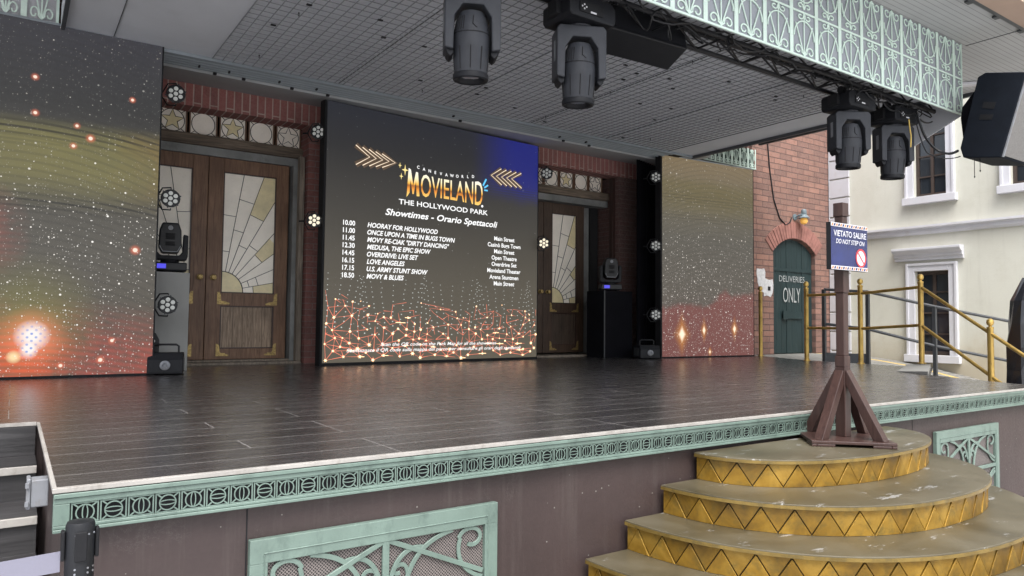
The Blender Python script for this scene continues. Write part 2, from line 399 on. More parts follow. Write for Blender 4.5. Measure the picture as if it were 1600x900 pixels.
def gold_tread():
    t = NT('worn_olive_gold_paint'); v = t.tc(); n = t.noise(v, 2.4, 6, .6, .7); p = t.noise(t.mp(v, (1.0, 3, 1), (2, 5, 0)), 4.2, 8, .72); f = t.noise(v, 70, 3)
    c = t.ramp(n, [(.3, (.06, .05, .029)), (.5, (.094, .08, .05)), (.75, (.135, .12, .085))])
    w_ = t.ramp(p, [(.605, 0), (.62, 1)], 'LINEAR')
    c = t.mix(t.m1('MULTIPLY', w_, .8), c, (.3, .3, .29))
    return t.bsdf(c, t.m1('ADD', t.m1('MULTIPLY', n, .35), .22), .25, f, .1, .003, .5)
M['tread'] = gold_tread()

def led_mat(name, kind):
    """picture and ambient wash shown on the LED walls; local x to the right, z up"""
    t = NT(name); v = t.tc(); x = t.xyz(v); U, V = x[0], x[2]
    n1 = t.noise(v, 1.1, 5, .6, .8); n2 = t.noise(t.mp(v, (1, 1, 1), (7, 3, 1)), 3.4, 6, .65, .5)
    def stars(scale, thr, gain, off, vb=None):
        q = t.n('ShaderNodeTexVoronoi'); q.inputs['Scale'].default_value = scale; t.l(t.mp(t.vec(U, V, 0.0), (1, 1, 1), (off, off*.7, 0)), q.inputs['Vector'])
        q.voronoi_dimensions = '2D'
        rnd = t.xyz(q.outputs['Color'])
        keep = t.m1('GREATER_THAN', rnd[0], .55 if vb is None else vb)
        d = t.m1('LESS_THAN', q.outputs['Distance'], t.m1('MULTIPLY', rnd[1], thr))
        return t.m1('MULTIPLY', t.m1('MULTIPLY', d, keep), t.m1('MULTIPLY', rnd[2], gain))
    def glow(u, vv, r, p=2.0):
        du = t.m1('SUBTRACT', U, u); dv = t.m1('SUBTRACT', V, vv)
        d = t.m1('SQRT', t.m1('ADD', t.m1('MULTIPLY', du, du), t.m1('MULTIPLY', dv, dv)))
        return t.m1('POWER', t.m1('SUBTRACT', 1.0, t.m1('MULTIPLY', d, 1/r), clamp=True), p)
    def spike(u, vv, rw, rh, p=2.0):
        d = t.m1('ADD', t.m1('MULTIPLY', t.m1('ABSOLUTE', t.m1('SUBTRACT', U, u)), 1/rw), t.m1('MULTIPLY', t.m1('ABSOLUTE', t.m1('SUBTRACT', V, vv)), 1/rh))
        return t.m1('POWER', t.m1('SUBTRACT', 1.0, d, clamp=True), p)
    if kind == 'centre':
        g = t.m1('MULTIPLY', V, 1/2.88)
        c = t.ramp(g, [(0, lin(96, 89, 76)), (.3, lin(88, 82, 71)), (.6, lin(64, 61, 56)), (.85, lin(42, 42, 44)), (1, lin(36, 38, 46))])
        bl = t.m1('MULTIPLY', t.smooth(U, 1.9, 2.7), t.smooth(t.m1('ADD', V, t.m1('MULTIPLY', n2, .25)), 2.1, 2.5))
        str_ = t.m1('ADD', .75, t.m1('MULTIPLY', t.m1('SINE', t.m1('MULTIPLY', V, 190.0)), t.m1('MULTIPLY', t.m1('SUBTRACT', 1.0, t.smooth(V, 2.2, 2.32)), .5)))
        c = t.mix(t.m1('MULTIPLY', bl, str_), c, lin(24, 32, 128))
        st = stars(9, .05, .6, 3.3, .75)
        c = t.mix(st, c, (.8, .8, .8))
        e = 1.0
    else:
        H = 2.87
        g = t.m1('MULTIPLY', V, 1/H)
        if kind == 'left':
            c = t.ramp(g, [(0, lin(88, 80, 68)), (.35, lin(88, 84, 76)), (.6, lin(76, 73, 66)), (.78, lin(50, 50, 50)), (1, lin(54, 54, 60))])
            band0, band1, bc = 1.46, 2.0, lin(126, 120, 72)
        else:
            c = t.ramp(g, [(0, lin(98, 82, 78)), (.35, lin(94, 88, 80)), (.6, lin(92, 88, 80)), (.8, lin(108, 101, 84)), (1, lin(126, 110, 84))])
            band0, band1, bc = 2.1, 2.55, lin(108, 98, 66)
        band = t.m1('MULTIPLY', t.smooth(V, band0-.15, band0+.25), t.m1('SUBTRACT', 1.0, t.smooth(V, band1-.05, band1+.14)))
        band = t.m1('MULTIPLY', band, t.m1('ADD', .35, n1), clamp=True)
        c = t.mix(t.m1('MULTIPLY', band, .85), c, bc)
        if kind == 'left':
            cb = t.m1('ADD', t.m1('MULTIPLY', U, .9), t.m1('MULTIPLY', n1, 1.3))
            c = t.mix(t.m1('MULTIPLY', t.m1('MULTIPLY', band, t.smooth(cb, 3.6, 4.3)), .6), c, lin(130, 85, 45))
        # moire of the panel scan lines
        bow = t.m1('MULTIPLY', t.m1('POWER', t.m1('SUBTRACT', U, 1.1 if kind != 'left' else 2.6), 2.0), .10)
        vv = t.m1('ADD', V, bow if kind == 'left' else t.m1('MULTIPLY', U, -.02))
        mo = t.m1('SINE', t.m1('MULTIPLY', vv, 120.0 if kind == 'left' else 150.0))
        eb = t.m1('ADD', glow_band(t, V, band1 if kind == 'left' else 2.33, .14), glow_band(t, V, band0-.05, .1))
        dk = t.m1('MULTIPLY', t.smooth(mo, .1, .9), t.m1('MULTIPLY', eb, .75 if kind == 'left' else .4), clamp=True)
        c = t.mix(dk, c, lin(28, 27, 25))
        mo2 = t.m1('SINE', t.m1('MULTIPLY', t.m1('ADD', V, t.m1('MULTIPLY', bow, 2.2)), 95.0))
        c = t.mix(t.m1('MULTIPLY', t.smooth(mo2, .2, .9), .2), c, lin(40, 38, 36))
        # red nebula
        if kind == 'left':
            red = t.m1('MULTIPLY', t.m1('SUBTRACT', 1.0, t.smooth(t.m1('ADD', V, t.m1('MULTIPLY', U, .10)), .5, 1.0)), t.smooth(n2, .22, .55))
            red = t.m1('MAXIMUM', red, t.m1('MULTIPLY', t.smooth(n2, .3, .6), glow(2.25, 1.15, .5, 1.0)))
            red = t.m1('MULTIPLY', red, t.m1('ADD', .85, t.m1('MULTIPLY', t.m1('SINE', t.m1('MULTIPLY', vv, 122.0)), .25)))
            c = t.mix(t.m1('MULTIPLY', red, .8, clamp=True), c, lin(165, 78, 66))
            gr = glow(2.7, .45, .6, 1.3)
            c = t.mix(t.m1('MULTIPLY', t.m1('MULTIPLY', gr, n1), 1.2, clamp=True), c, lin(140, 135, 62))
            og = t.m1('MULTIPLY', glow(2.72, .2, .36, 1.3), t.m1('MULTIPLY', t.m1('ADD', .35, n2), t.m1('ADD', .75, t.m1('MULTIPLY', t.m1('SINE', t.m1('MULTIPLY', vv, 118.0)), .3))))
            c = t.mix(t.m1('MULTIPLY', og, 1.25, clamp=True), c, lin(245, 95, 45))
            halo = t.m1('MULTIPLY', glow(2.77, .33, .27, 1.4), t.m1('ADD', .4, n2))
            c = t.mix(t.m1('MULTIPLY', halo, 1.0, clamp=True), c, lin(245, 150, 110))
            wg = t.m1('MULTIPLY', t.m1('ADD', glow(2.77, .34, .13, .9), glow(2.75, .22, .07, 1.0)), t.smooth(n2, .1, .6))
            c = t.mix(t.m1('MULTIPLY', wg, 1.35, clamp=True), c, (1.0, .92, .88))
            dots = t.m1('MULTIPLY', t.m1('SINE', t.m1('MULTIPLY', U, 105.0)), t.m1('SINE', t.m1('MULTIPLY', V, 110.0)))
            c = t.mix(t.m1('MULTIPLY', t.smooth(dots, .25, .85), t.m1('MULTIPLY', wg, .9, clamp=True)), c, lin(95, 140, 225))
            c = t.mix(t.m1('MULTIPLY', glow(2.655, .175, .055, .8), 1.3, clamp=True), c, (1, .75, .4))
            for (u, vv_, r) in ((3.48, 1.07, .07), (3.33, .30, .05), (3.25, .14, .06), (2.97, .1, .05), (2.72, 2.42, .05), (2.73, 2.13, .05), (3.02, 2.07, .045), (3.42, 2.36, .045), (3.12, 1.98, .06), (3.0, 1.9, .05)):
                c = t.mix(t.m1('MULTIPLY', t.m1('MULTIPLY', glow(u, vv_, r*.75, 1.4), t.m1('ADD', .4, n2)), 1.3, clamp=True), c, lin(235, 120, 85)); c = t.mix(t.m1('MULTIPLY', glow(u, vv_, r*.3, .7), 2.0, clamp=True), c, (1.0, .85, .7))
        else:
            edge = t.m1('ADD', V, t.m1('MULTIPLY', n1, .35))
            red = t.m1('SUBTRACT', 1.0, t.smooth(t.m1('SUBTRACT', edge, t.m1('MULTIPLY', t.smooth(U, .8, 1.3), .2)), .86, .97))
            c = t.mix(t.m1('MULTIPLY', red, .85), c, lin(122, 70, 66))
            for (u, vv_, rw, rh) in ((.38, .34, .19, .36), (.82, .40, .09, .22), (1.46, .42, .1, .22), (.94, .08, .06, .1)):
                c = t.mix(t.m1('MULTIPLY', spike(u, vv_, rw*1.1, rh*1.1, 1.6), 1.1, clamp=True), c, lin(215, 140, 50))
                c = t.mix(t.m1('MULTIPLY', spike(u, vv_, rw*.5, rh*.42, 1.5), 2.2, clamp=True), c, (1.2, .95, .7))
        sd = t.m1('ADD', t.m1('ADD', stars(22, .13 if kind == 'left' else .16, 1.6, 1.1, .55 if kind == 'left' else .4), stars(9, .075 if kind == 'left' else .1, 2.4, 5.7)), stars(50, .19, .9, 9.3, .6))
        dens = t.m1('ADD', .25, t.m1('MULTIPLY', t.m1('SUBTRACT', 1.0, t.smooth(V, .5, 2.2)), 1.0 if kind == 'left' else 1.5))
        sd = t.m1('MULTIPLY', sd, dens, clamp=True)
        c = t.mix(sd, c, t.mix(n1, (1.0, .85, .7), (.95, 1, 1)))
        e = 1.0
    m = t.bsdf((.02, .02, .02), .45, 0, spec=.3, emit=c, estr=e*EM)  # emission greys also carry the ambient light washing over the panels
    return m
def glow_band(t, V, c, hw):
    return t.m1('SUBTRACT', 1.0, t.m1('MULTIPLY', t.m1('ABSOLUTE', t.m1('SUBTRACT', V, c)), 1/hw), clamp=True)

# ------------------------------------------------------------------ the ground
def paving(name, a, b, size, mort):
    t = NT(name); v = t.tc(); x = t.xyz(v)
    q = t.n('ShaderNodeTexBrick'); t.l(t.vec(x[0], x[1]), q.inputs['Vector'])
    for k, c in (('Color1', a), ('Color2', b), ('Mortar', mort)): q.inputs[k].default_value = (*c, 1)
    q.inputs['Scale'].default_value = 1; q.inputs['Mortar Size'].default_value = .006; q.inputs['Brick Width'].default_value = size*2; q.inputs['Row Height'].default_value = size
    n = t.noise(v, 1.5, 6, .65)
    return t.bsdf(t.mix(t.ramp(n, [(.3, 0), (.8, .4)]), q.outputs['Color'], tuple(k*.5 for k in a)), .8, 0, q.outputs['Fac'], -.3, .01, .3)
g = MB(); g.face([(-150, -150, GZ), (150, -150, GZ), (150, 150, GZ), (-150, 150, GZ)])
o = g.build('ground', paving('plaza_paving', (.56, .56, .57), (.48, .48, .49), .15, (.16, .15, .14))); o['kind'] = 'structure'
g = MB()
prof = [(9.6, .0), (7.4, -.006), (6.7, -.045), (6.28, -.09), (5.82, -.15), (5.2, -.283), (4.4, -.48), (3.2, -.79), (1.7, -1.176)]
for (ya, za), (yb, zb) in zip(prof, prof[1:]):
    g.prism([(ya, za), (yb, zb), (yb, GZ-.1), (ya, GZ-.1)], 7.0, 12.168, lambda u, v, t: (t, u, v))
def tactile():
    t = NT('tiled_path'); v = t.tc(); x = t.xyz(v)
    q = t.n('ShaderNodeTexBrick'); t.l(t.vec(x[0], x[1]), q.inputs['Vector']); q.offset = 0
    for k, c in (('Color1', (.27, .265, .25)), ('Color2', (.22, .215, .2)), ('Mortar', (.15, .15, .14))): q.inputs[k].default_value = (*c, 1)
    q.inputs['Scale'].default_value = 1; q.inputs['Mortar Size'].default_value = .02; q.inputs['Brick Width'].default_value = .12; q.inputs['Row Height'].default_value = .12
    s1 = t.m1('LESS_THAN', t.m1('ABSOLUTE', t.m1('SUBTRACT', x[0], 11.75)), .06)
    return t.bsdf(t.mix(s1, q.outputs['Color'], (.5, .36, .12)), .8, 0, q.outputs['Fac'], -.3, .01, .3)
o = g.build('path', tactile()); o['kind'] = 'structure'

# ------------------------------------------------------------------ the stage
FY = 2.42                                  # front face of the stage
stage = thing('stage', 'wide raised stage with dark plank floor, mint frieze and mauve brown front wall', 'stage', (0, 0, 0))
outline = [(.12, FY), (7.0, FY), (7.07, 2.6), (7.56, 3.6), (8.9, 4.2), (9.03, 5.16), (9.12, 6.0), (9.72, 7.25), (9.9, 9.9), (-2.9, 9.9), (-2.9, 4.012), (.12, 4.012)]
MB().xy(outline, -.02, 0.0).build('floor', M['floor'], stage)
cx_, cy_ = 4.0, 6.0
inset = [(.135, FY+.03), (6.98, FY+.03), (7.05, 2.6), (7.54, 3.6), (8.88, 4.21), (9.01, 5.16), (9.1, 6.0), (9.7, 7.25), (9.88, 9.88), (-2.88, 9.88), (-2.88, 4.03), (.135, 4.03)]
wl = MB(); wl.xy(inset, GZ-.05, -.0225); wo_ = wl.build('wall', M['mauve'], stage); sm2 = MB()
for xx in (.648, 4.9): sm2.box(xx, xx+.004, FY+.0285, FY+.0305, GZ, -.125)
sm2.build('seam', M['matt_black'], wo_)
e = MB(); e.box(.108, 6.99, FY-.010, FY+.012, -.0108, .003)
for xx in (1.02, 2.55, 4.1, 5.6): e.box(xx, xx+.003, FY-.0115, FY+.011, -.0115, .0035)
e.box(.108, .120, FY+.0122, 4.01, -.0108, .0025)
e.box(-2.9, .107, 3.998, 4.02, -.013, .003)
e.build('edge_trim', M['alu'], stage, bevel=.002)

# frieze of pierced circles
fr = MB(); X0, X1 = .112, 6.985
for (za, zb, yo) in ((-.026, -.0135, .014), (-.0425, -.0265, .008), (-.1115, -.1025, .008), (-.121, -.1118, .014)): fr.box(X0, X1, FY-yo, FY+.029, zb, za) if zb < za else fr.box(X0, X1, FY-yo, FY+.029, za, zb)
fr.box(X0, .152, FY-.008, FY+.029, -.1024, -.0428)
frieze = fr.build('frieze', M['mint'], stage, bevel=.0015, segs=1)
MB().box(.1525, X1, FY+.012, FY+.0285, -.1023, -.043).build('frieze_backing', M['matt_black'], stage)
gr = MB(); pit = .0722; k = 0; x = .155
while x+pit < X1:
    ya, yb = FY-.005, FY-.004; zc = -.0725; hz = .0295
    gr.box(x, x+.0036, ya, yb+.001, -.102, -.043)
    gr.box(x+pit-.0072, x+pit-.0034, ya, yb+.001, -.102, -.043)
    gr.box(x+.0047, x+pit-.0077, ya, yb+.001, -.0465, -.043); gr.box(x+.0047, x+pit-.0077, ya, yb+.001, -.102, -.0985)
    c = x+(pit-.003)/2; rr = .0225
    gr.ribbon([(c+rr*math.cos(a*math.pi/10), zc+rr*math.sin(a*math.pi/10)) for a in range(20)], .0036, ya-.001, yb+.001, True)
    ex, ez = (.0068, .0225) if k % 2 == 0 else (.0225, .0068)
    gr.ribbon([(c+ex*math.cos(a*math.pi/8), zc+ez*math.sin(a*math.pi/8)) for a in range(16)], .003, ya+.0004, yb+.001, True)
    for sx in (-1, 1):
        for sz in (-1, 1):
            gr.ribbon([(c+sx*.0175, zc+sz*.0165), (c+sx*.03, zc+sz*.027)], .004, ya+.0002, yb+.001)
    x += pit; k += 1
gr.build('grille', M['mint'], frieze)

# pierced vents in the front wall
def spiral(cx, cz, r0, a0, turns, hand=1, k=.32, n=22):
    return [(cx+(r0*(1-(1-k)*i/n))*math.cos(a0+hand*turns*2*math.pi*i/n), cz+(r0*(1-(1-k)*i/n))*math.sin(a0+hand*turns*2*math.pi*i/n)) for i in range(n+1)]
def bez(p0, p1, p2, p3, n=16):
    return [tuple((1-t)**3*a+3*(1-t)**2*t*b+3*(1-t)*t*t*c+t**3*d for a, b, c, d in zip(p0, p1, p2, p3)) for t in [i/n for i in range(n+1)]]
def mesh_mat():
    t = NT('woven_mesh'); x = t.xyz(t.tc()); s = 520.0
    a = t.m1('SINE', t.m1('MULTIPLY', t.m1('ADD', x[0], x[2]), s)); b = t.m1('SINE', t.m1('MULTIPLY', t.m1('SUBTRACT', x[0], x[2]), s))
    f = t.m1('MAXIMUM', a, b)
    return t.bsdf(t.ramp(f, [(.35, (.02, .018, .018)), (.8, (.19, .165, .155))]), .6, 0, f, .4, .002, .4)
M['mesh'] = mesh_mat()
def vent(x0, x1, zt, zb):
    W, cx, cz = x1-x0, (x0+x1)/2, (zt+zb)/2; a, b = FY+.002, FY+.0285
    m = MB(); bw = .078
    m.box(x0, x1, a, b, zt-bw, zt); m.box(x0, x1, a, b, zb, zb+bw); m.box(x0, x0+bw*.75, a, b, zb+bw+.0003, zt-bw-.0003); m.box(x1-bw*.75, x1, a, b, zb+bw+.0003, zt-bw-.0003)
    # raised bead
    f = .046
    for (p, q) in (((x0+f, zt-f), (x1-f, zt-f)), ((x0+f, zb+f), (x1-f, zb+f)), ((x0+f, zb+f+.003), (x0+f, zt-f-.003)), ((x1-f, zb+f+.003), (x1-f, zt-f-.003))):
        m.ribbon([p, q], .004, a-.003, a+.002)
    fo = m.build('vent_frame', M['mint'], stage, bevel=.0015, segs=1)
    MB().box(x0+.03, x1-.03, FY+.02, FY+.0275, zb+.03, zt-.03).build('mesh', M['mesh'], fo)
    s = MB(); ya, yb = a+.001, a+.012; wd = .021
    ht = (zt-zb)/2-bw; hw = W/2-bw*.75
    s.box(cx-.013, cx+.013, ya+.0004, yb, zb+bw, zt-bw)
    s.box(x0+bw*.75, cx-.0132, ya+.0007, yb, cz-.012, cz+.012); s.box(cx+.0132, x1-bw*.75, ya+.0007, yb, cz-.012, cz+.012)
    j = 0
    for sx in (-1, 1):
        for sz in (-1, 1):
            T = lambda pts: [(cx+sx*u*hw, cz+sz*v*ht) for u, v in pts]
            j += 1; d = .0002*j
            s.ribbon(T([(.03, 1.0), (.98, .22)]), wd*.85, ya+.0011+d, yb)
            s.ribbon(T(bez((.16, .0), (.22, .75), (.42, .92), (.66, 1.0))), wd*.8, ya+.002+d, yb)
            s.ribbon(T(bez((.045, .35), (.1, .78), (.24, .86), (.36, .8))), wd*.8, ya+.003+d, yb)
            sp = [(u, v) for u, v in spiral(.86, .78, .13, -1.2, 1.25, 1, .35)]
            s.ribbon(T(bez((.98, .12), (.8, .22), (.68, .5), (.74, .82))+[(.86+(.135*(1-.5*i/14))*math.cos(2.9-i*.36), .80+(.2*(1-.5*i/14))*math.sin(2.9-i*.36)) for i in range(15)]), wd*.75, ya+.004+d, yb)
            s.ribbon(T(bez((.2, .1), (.24, .5), (.2, .62), (.12, .58))+bez((.12, .58), (.06, .54), (.08, .42), (.14, .46), 8)[1:]), wd*.7, ya+.005+d, yb)
    s.build('scrollwork', M['mint'], fo, bevel=.001, segs=1)
vent(.655, 1.612, -.232, -.84); vent(5.17, 6.12, -.232, -.84)

# stairs in the left notch
st = thing('stage_stairs', 'dark plank stairs with worn pale nosings climbing the left end of stage', 'stairs', (0, 0, 0))
fronts = [3.69, 3.385, 3.08, 2.775, 2.47, 2.165, 1.86]; back = 4.0
for i, yf in enumerate(fronts):
    z = -.145-.1425*i
    if z < GZ+.05: break
    yb = back if i == 0 else fronts[i-1]+.012
    MB().box(-2.6, .106, yf+.003, yb, z-.022, z-.0).build('tread', M['stair'], st)
    m = MB(); m.box(-2.6, .1055, yf-.012, yf+.0028, z-.028, z+.003); m.build('nosing', M['alu'], st, bevel=.002)
    MB().box(-2.59, .104, yf+.012, yf+.022, z-.143, z-.0225).build('riser', M['stair'], st)
MB().box(-2.6, .104, 3.99, 4.011, -.144, -.0145).build('riser', M['stair'], st)

# small switch box on the side wall of the stairs
bx = thing('junction_box', 'light grey plastic electrical box on the side wall by the stairs', 'electrical box', (.119, 2.92, -.1))
MB().box(-.05, 0, -.035, .035, -.045, .045).build('box', M['elec'], bx, bevel=.004)
MB().box(-.062, -.0503, -.039, .039, -.05, .05).build('cover', M['elec'], bx, bevel=.003)
lm = MB()
for zz in (-.03, .03): lm.box(-.066, -.056, -.047, -.039, zz-.008, zz+.008)
lm.build('latch', M['elec'], bx)

# ------------------------------------------------------------------ rounded gold steps
steps = thing('rounded_steps', 'wide rounded flight of gold steps with triangle plated risers in front of stage', 'steps', (0, 0, 0))
TI = [(3.63, .875, .525, -.14), (3.545, 1.02, .865, -.27), (3.49, 1.195, 1.095, -.40), (3.45, 1.385, 1.33, -.53), (3.43, 1.6, 1.56, -.66), (3.42, 1.82, 1.79, -.79), (3.41, 2.04, 2.02, -.92), (3.4, 2.26, 2.25, -1.05)]
NE = 2.22
def sup(c, a, b, th):
    ct, s_ = math.cos(th), math.sin(th)
    return (c+a*math.copysign(abs(ct)**(2/NE), ct), FY-.0005-b*abs(s_)**(2/NE))
def arc(c, a, b, n):
    d = [sup(c, a, b, math.pi-math.pi*i/600) for i in range(601)]
    L = [0]
    for p, q in zip(d, d[1:]): L.append(L[-1]+math.dist(p, q))
    out = []; j = 0
    for i in range(n+1):
        s_ = L[-1]*i/n
        while j < 599 and L[j+1] < s_: j += 1
        f = (s_-L[j])/max(1e-9, L[j+1]-L[j]); out.append((d[j][0]+(d[j+1][0]-d[j][0])*f, d[j][1]+(d[j+1][1]-d[j][1])*f))
    return out, L[-1]
for (c, a, b, z) in TI:
    pts, _ = arc(c, a, b, 72)
    t_ = MB(); t_.xy(pts, z-.022, z); tr = t_.build('tread', M['tread'], steps, bevel=.003)
    ins, L = arc(c, a-.03, b-.03, 72)
    MB().xy([(p[0], p[1]) for p in ins], z-.1305, z-.0222).build('riser', M['riser_gap'], steps)
    n = max(8, round(L/.134)); zt, zb = z-.0245, z-.1295
    big, _ = arc(c, a-.017, b-.017, n*2)
    pl = MB(); rv = []
    def plate(q, zz, out):
        ctr = Vector((c, FY, 0)); A = []; B = []
        for (px, py), zq in zip(q, zz):
            nn = Vector((px-c, py-FY+.25*0, 0)); nn = Vector(((px-c)/a**2, (py-FY)/b**2, 0)); nn = nn.normalized() if nn.length > 1e-6 else Vector((0, -1, 0))
            A.append(pl.bm.verts.new((px+nn.x*out, min(FY-.001, py+nn.y*out), zq))); B.append(pl.bm.verts.new((px-nn.x*.006, min(FY-.001, py-nn.y*.006), zq)))
        k_ = len(A); pl.bm.faces.new(A); pl.bm.faces.new(B[::-1])
        for i in range(k_): pl.bm.faces.new((A[i], B[i], B[(i+1) % k_], A[(i+1) % k_]))
    def at(s_):      # position along the riser in half-plate units
        i = max(0, min(2*n-1, int(s_))); f = s_-i
        return (big[i][0]+(big[i+1][0]-big[i][0])*f, big[i][1]+(big[i+1][1]-big[i][1])*f)
    g_ = .022
    plate([at(0), at(1-g_*1.5), at(0)], [zb+.004, zt, zt], .0); plate([at(2*n), at(2*n), at(2*n-1+g_*1.5)], [zb+.004, zt, zt], .0)
    for i in range(n):
        s0 = 2*i
        plate([at(s0+g_), at(s0+1), at(s0+2-g_)], [zb, zt-.004, zb], .004)
        if i < n-1: plate([at(s0+1+g_*1.5), at(s0+2), at(s0+3-g_*1.5)], [zt, zb+.006, zt], .0)
        for (sq, zq) in ((s0+.22, zb+.008), (s0+1.78, zb+.008), (s0+1, zt-.024)):
            px, py = at(sq); nn = Vector(((px-c)/a**2, (py-FY)/b**2, 0)).normalized()
            pl.tube([(px, py, zq), (px+nn.x*.0065, py+nn.y*.0065, zq)], .0022, 6)
    pl.build('triangle_plates', M['gold'], steps, bevel=.0012, segs=1)
    lip = MB(); o1, _ = arc(c, a+.0012, b+.0012, 72)
    lip.xy([(p[0], p[1]-.0006) for p in o1], z-.0205, z-.0065); lip.build('lip', M['gold_dark'], tr)

# ------------------------------------------------------------------ canopy over the stage
can = thing('stage_canopy', 'grey canopy over the stage with wire grid ceiling and mint lattice fascia', 'canopy', (0, 0, 0))
SZ = 2.86
m = MB()
m.box(.24, 7.9, 3.445, 6.95, SZ+.02, SZ+.2)
soff = m.build('soffit', M['soffit'], can)
sm = MB()                                      # panel seams and rim
for xx in (.62, 1.42, 2.62, 3.82, 5.02, 6.22, 7.38): sm.box(xx, xx+.004, 3.46, 6.94, SZ+.012, SZ+.0205)
sm.build('seam', M['darksteel'], soff)
m = MB(); m.box(.24, .27, 3.45, 6.95, SZ-.015, SZ+.0195); m.box(7.875, 7.915, 3.45, 6.95, SZ-.02, SZ+.0195); m.build('edge_strip', M['darksteel'], soff)
gridm = MB(); gx0, gx1, gy0, gy1 = 1.4, 7.2, 3.55, 6.84
nx = 66; ny = 36
for i in range(nx+1):
    x = gx0+(gx1-gx0)*i/nx; gridm.box(x-.0025, x+.0025, gy0, gy1, SZ-.022, SZ-.016)
for j in range(ny+1):
    y = gy0+(gy1-gy0)*j/ny; gridm.box(gx0, gx1, y-.0025, y+.0025, SZ-.0158, SZ-.0105)
go = gridm.build('wire_grid', M['wire'], can)
cl = MB()
for i in range(34):
    x = random.uniform(gx0, gx1); y = random.uniform(gy0, gy1); cl.box(x-.02, x+.02, y-.012, y+.012, SZ-.03, SZ-.0225)
for x in (1.75, 3.4, 5.0, 6.7):
    for y in (4.4, 5.5, 6.6): cl.tube([(x, y, SZ-.01), (x, y, SZ+.022)], .006, 6)
cl.build('grid_clip', M['matt_black'], go)
rb = MB()
for i in range(6):
    y = 6.965+i*.078; z = SZ+.006+.004*i
    rb.tube([(.98 if i else .24, y+.02, z+.02), (7.6, y+.02, z+.02)], .0155, 8)
rb.box(.24, 7.9, 6.93, 6.95, SZ-.012, SZ+.019)
rb.build('rolled_rib', M['rib'], can, smooth=True)
MB().box(.25, 7.89, 6.96, 7.415, SZ+.048, SZ+.058).build('rib_backing', M['matt_black'], can)
m = MB(); m.yz([(6.96, SZ+.06), (7.42, SZ+.075), (7.42, SZ+.02), (8.06, SZ+.09), (8.06, SZ+.24), (6.96, SZ+.24)], .3, 8.3); m.build('beam', paint('grey_beam_paint', (.36, .37, .38), .6, .1, 2), can)
hk = MB()
for x in (1.35, 1.62, 2.1, 2.48, 4.1, 5.66, 6.1): hk.box(x, x+.014, 7.16, 7.2, SZ-.01, SZ+.006); hk.box(x+.16, x+.19, 7.30, 7.33, SZ-.008, SZ+.012)
hk.build('hook', M['matt_black'], can)

LYF = 3.42
def lattice(m, x0, n, pitch, zb, zt, y, th=.006, both=True):
    """ironwork: fans, arches and scrolls between paired uprights, mirrored about a middle rail"""
    hgt = (zt-zb)/2 if both else (zt-zb); ya, yb = y-th, y
    zm = zb+hgt
    x1 = x0+n*pitch
    m.box(x0, x1, ya-.004, yb+.003, zb, zb+.016)
    if both: m.box(x0, x1, ya-.001, yb, zm-.008, zm+.008)
    for i in range(n+1):
        x = x0+i*pitch
        xa, xb = max(x0, x-.021), min(x1, x+.021)
        m.box(xa, xb, ya-.0005, yb, zb+.0162, zt)
        m.box(xa, xb, ya-.0035, ya-.0006, zb+.0162, zt) if False else None
    for i in range(n):
        c = x0+(i+.5)*pitch; hw = pitch/2-.03
        for sgn in ((1, -1) if both else (1,)):
            base = zb+.016 if sgn == 1 else zt
            hh = hgt-.024
            T = lambda pts: [(c+u*hw, base+sgn*v*hh) for u, v in pts]
            wd = .0105
            m.ribbon(T([(0, 0), (0, 1.0)]), .011, ya, yb)
            q = .0003
            for s in (-1, 1):
                m.ribbon(T([(0, 0), (s*.80, .74)]), wd, ya-q, yb); q += .0003
                m.ribbon(T([(0, .02)]+[(s*(.58-.36*(1-.6*k/16)*math.cos(-.35+k*.40)), .125+.125*(1-.6*k/16)*math.sin(-.35+k*.40)) for k in range(17)]), wd, ya-q, yb); q += .0003
                m.ribbon(T([(s*.02, .99)]+[(s*(.36-.28*(1-.6*k/14)*math.cos(.3-k*.42)), .915+.07*(1-.55*k/14)*math.sin(.3-k*.42)) for k in range(15)]), wd, ya-q, yb); q += .0003
            m.ribbon(T([(.98*math.cos(math.pi*k/16), .42+.40*math.sin(math.pi*k/16)) for k in range(17)]), wd, ya-q, yb)
fas = MB(); fas.box(.24, 7.955, LYF+.004, LYF+.02, 2.655, 3.398); fo = fas.build('fascia_panel', paint('pale_grey_panel', (.27, .29, .32), .5, .05, 2), can)
lt = MB(); n_ = 23; px0 = 7.955-.342*22.5
lattice(lt, px0, 23, .342, 2.65, 3.4, LYF)
bmesh.ops.bisect_plane(lt.bm, geom=lt.bm.verts[:]+lt.bm.edges[:]+lt.bm.faces[:], plane_co=(7.945, 0, 0), plane_no=(1, 0, 0), clear_outer=True)
lt.box(7.9455, 7.956, LYF-.009, LYF+.003, 2.65, 3.4)
lt.build('lattice', M['mint_pale'], fo)
# end bracket plate under the fascia corner
eb = MB(); eb.yz([(3.42, 2.645), (3.435, 2.86), (4.6, 2.86), (4.25, 2.55), (3.9, 2.42)], 7.925, 7.94); eb.build('end_plate', M['soffit'], can)

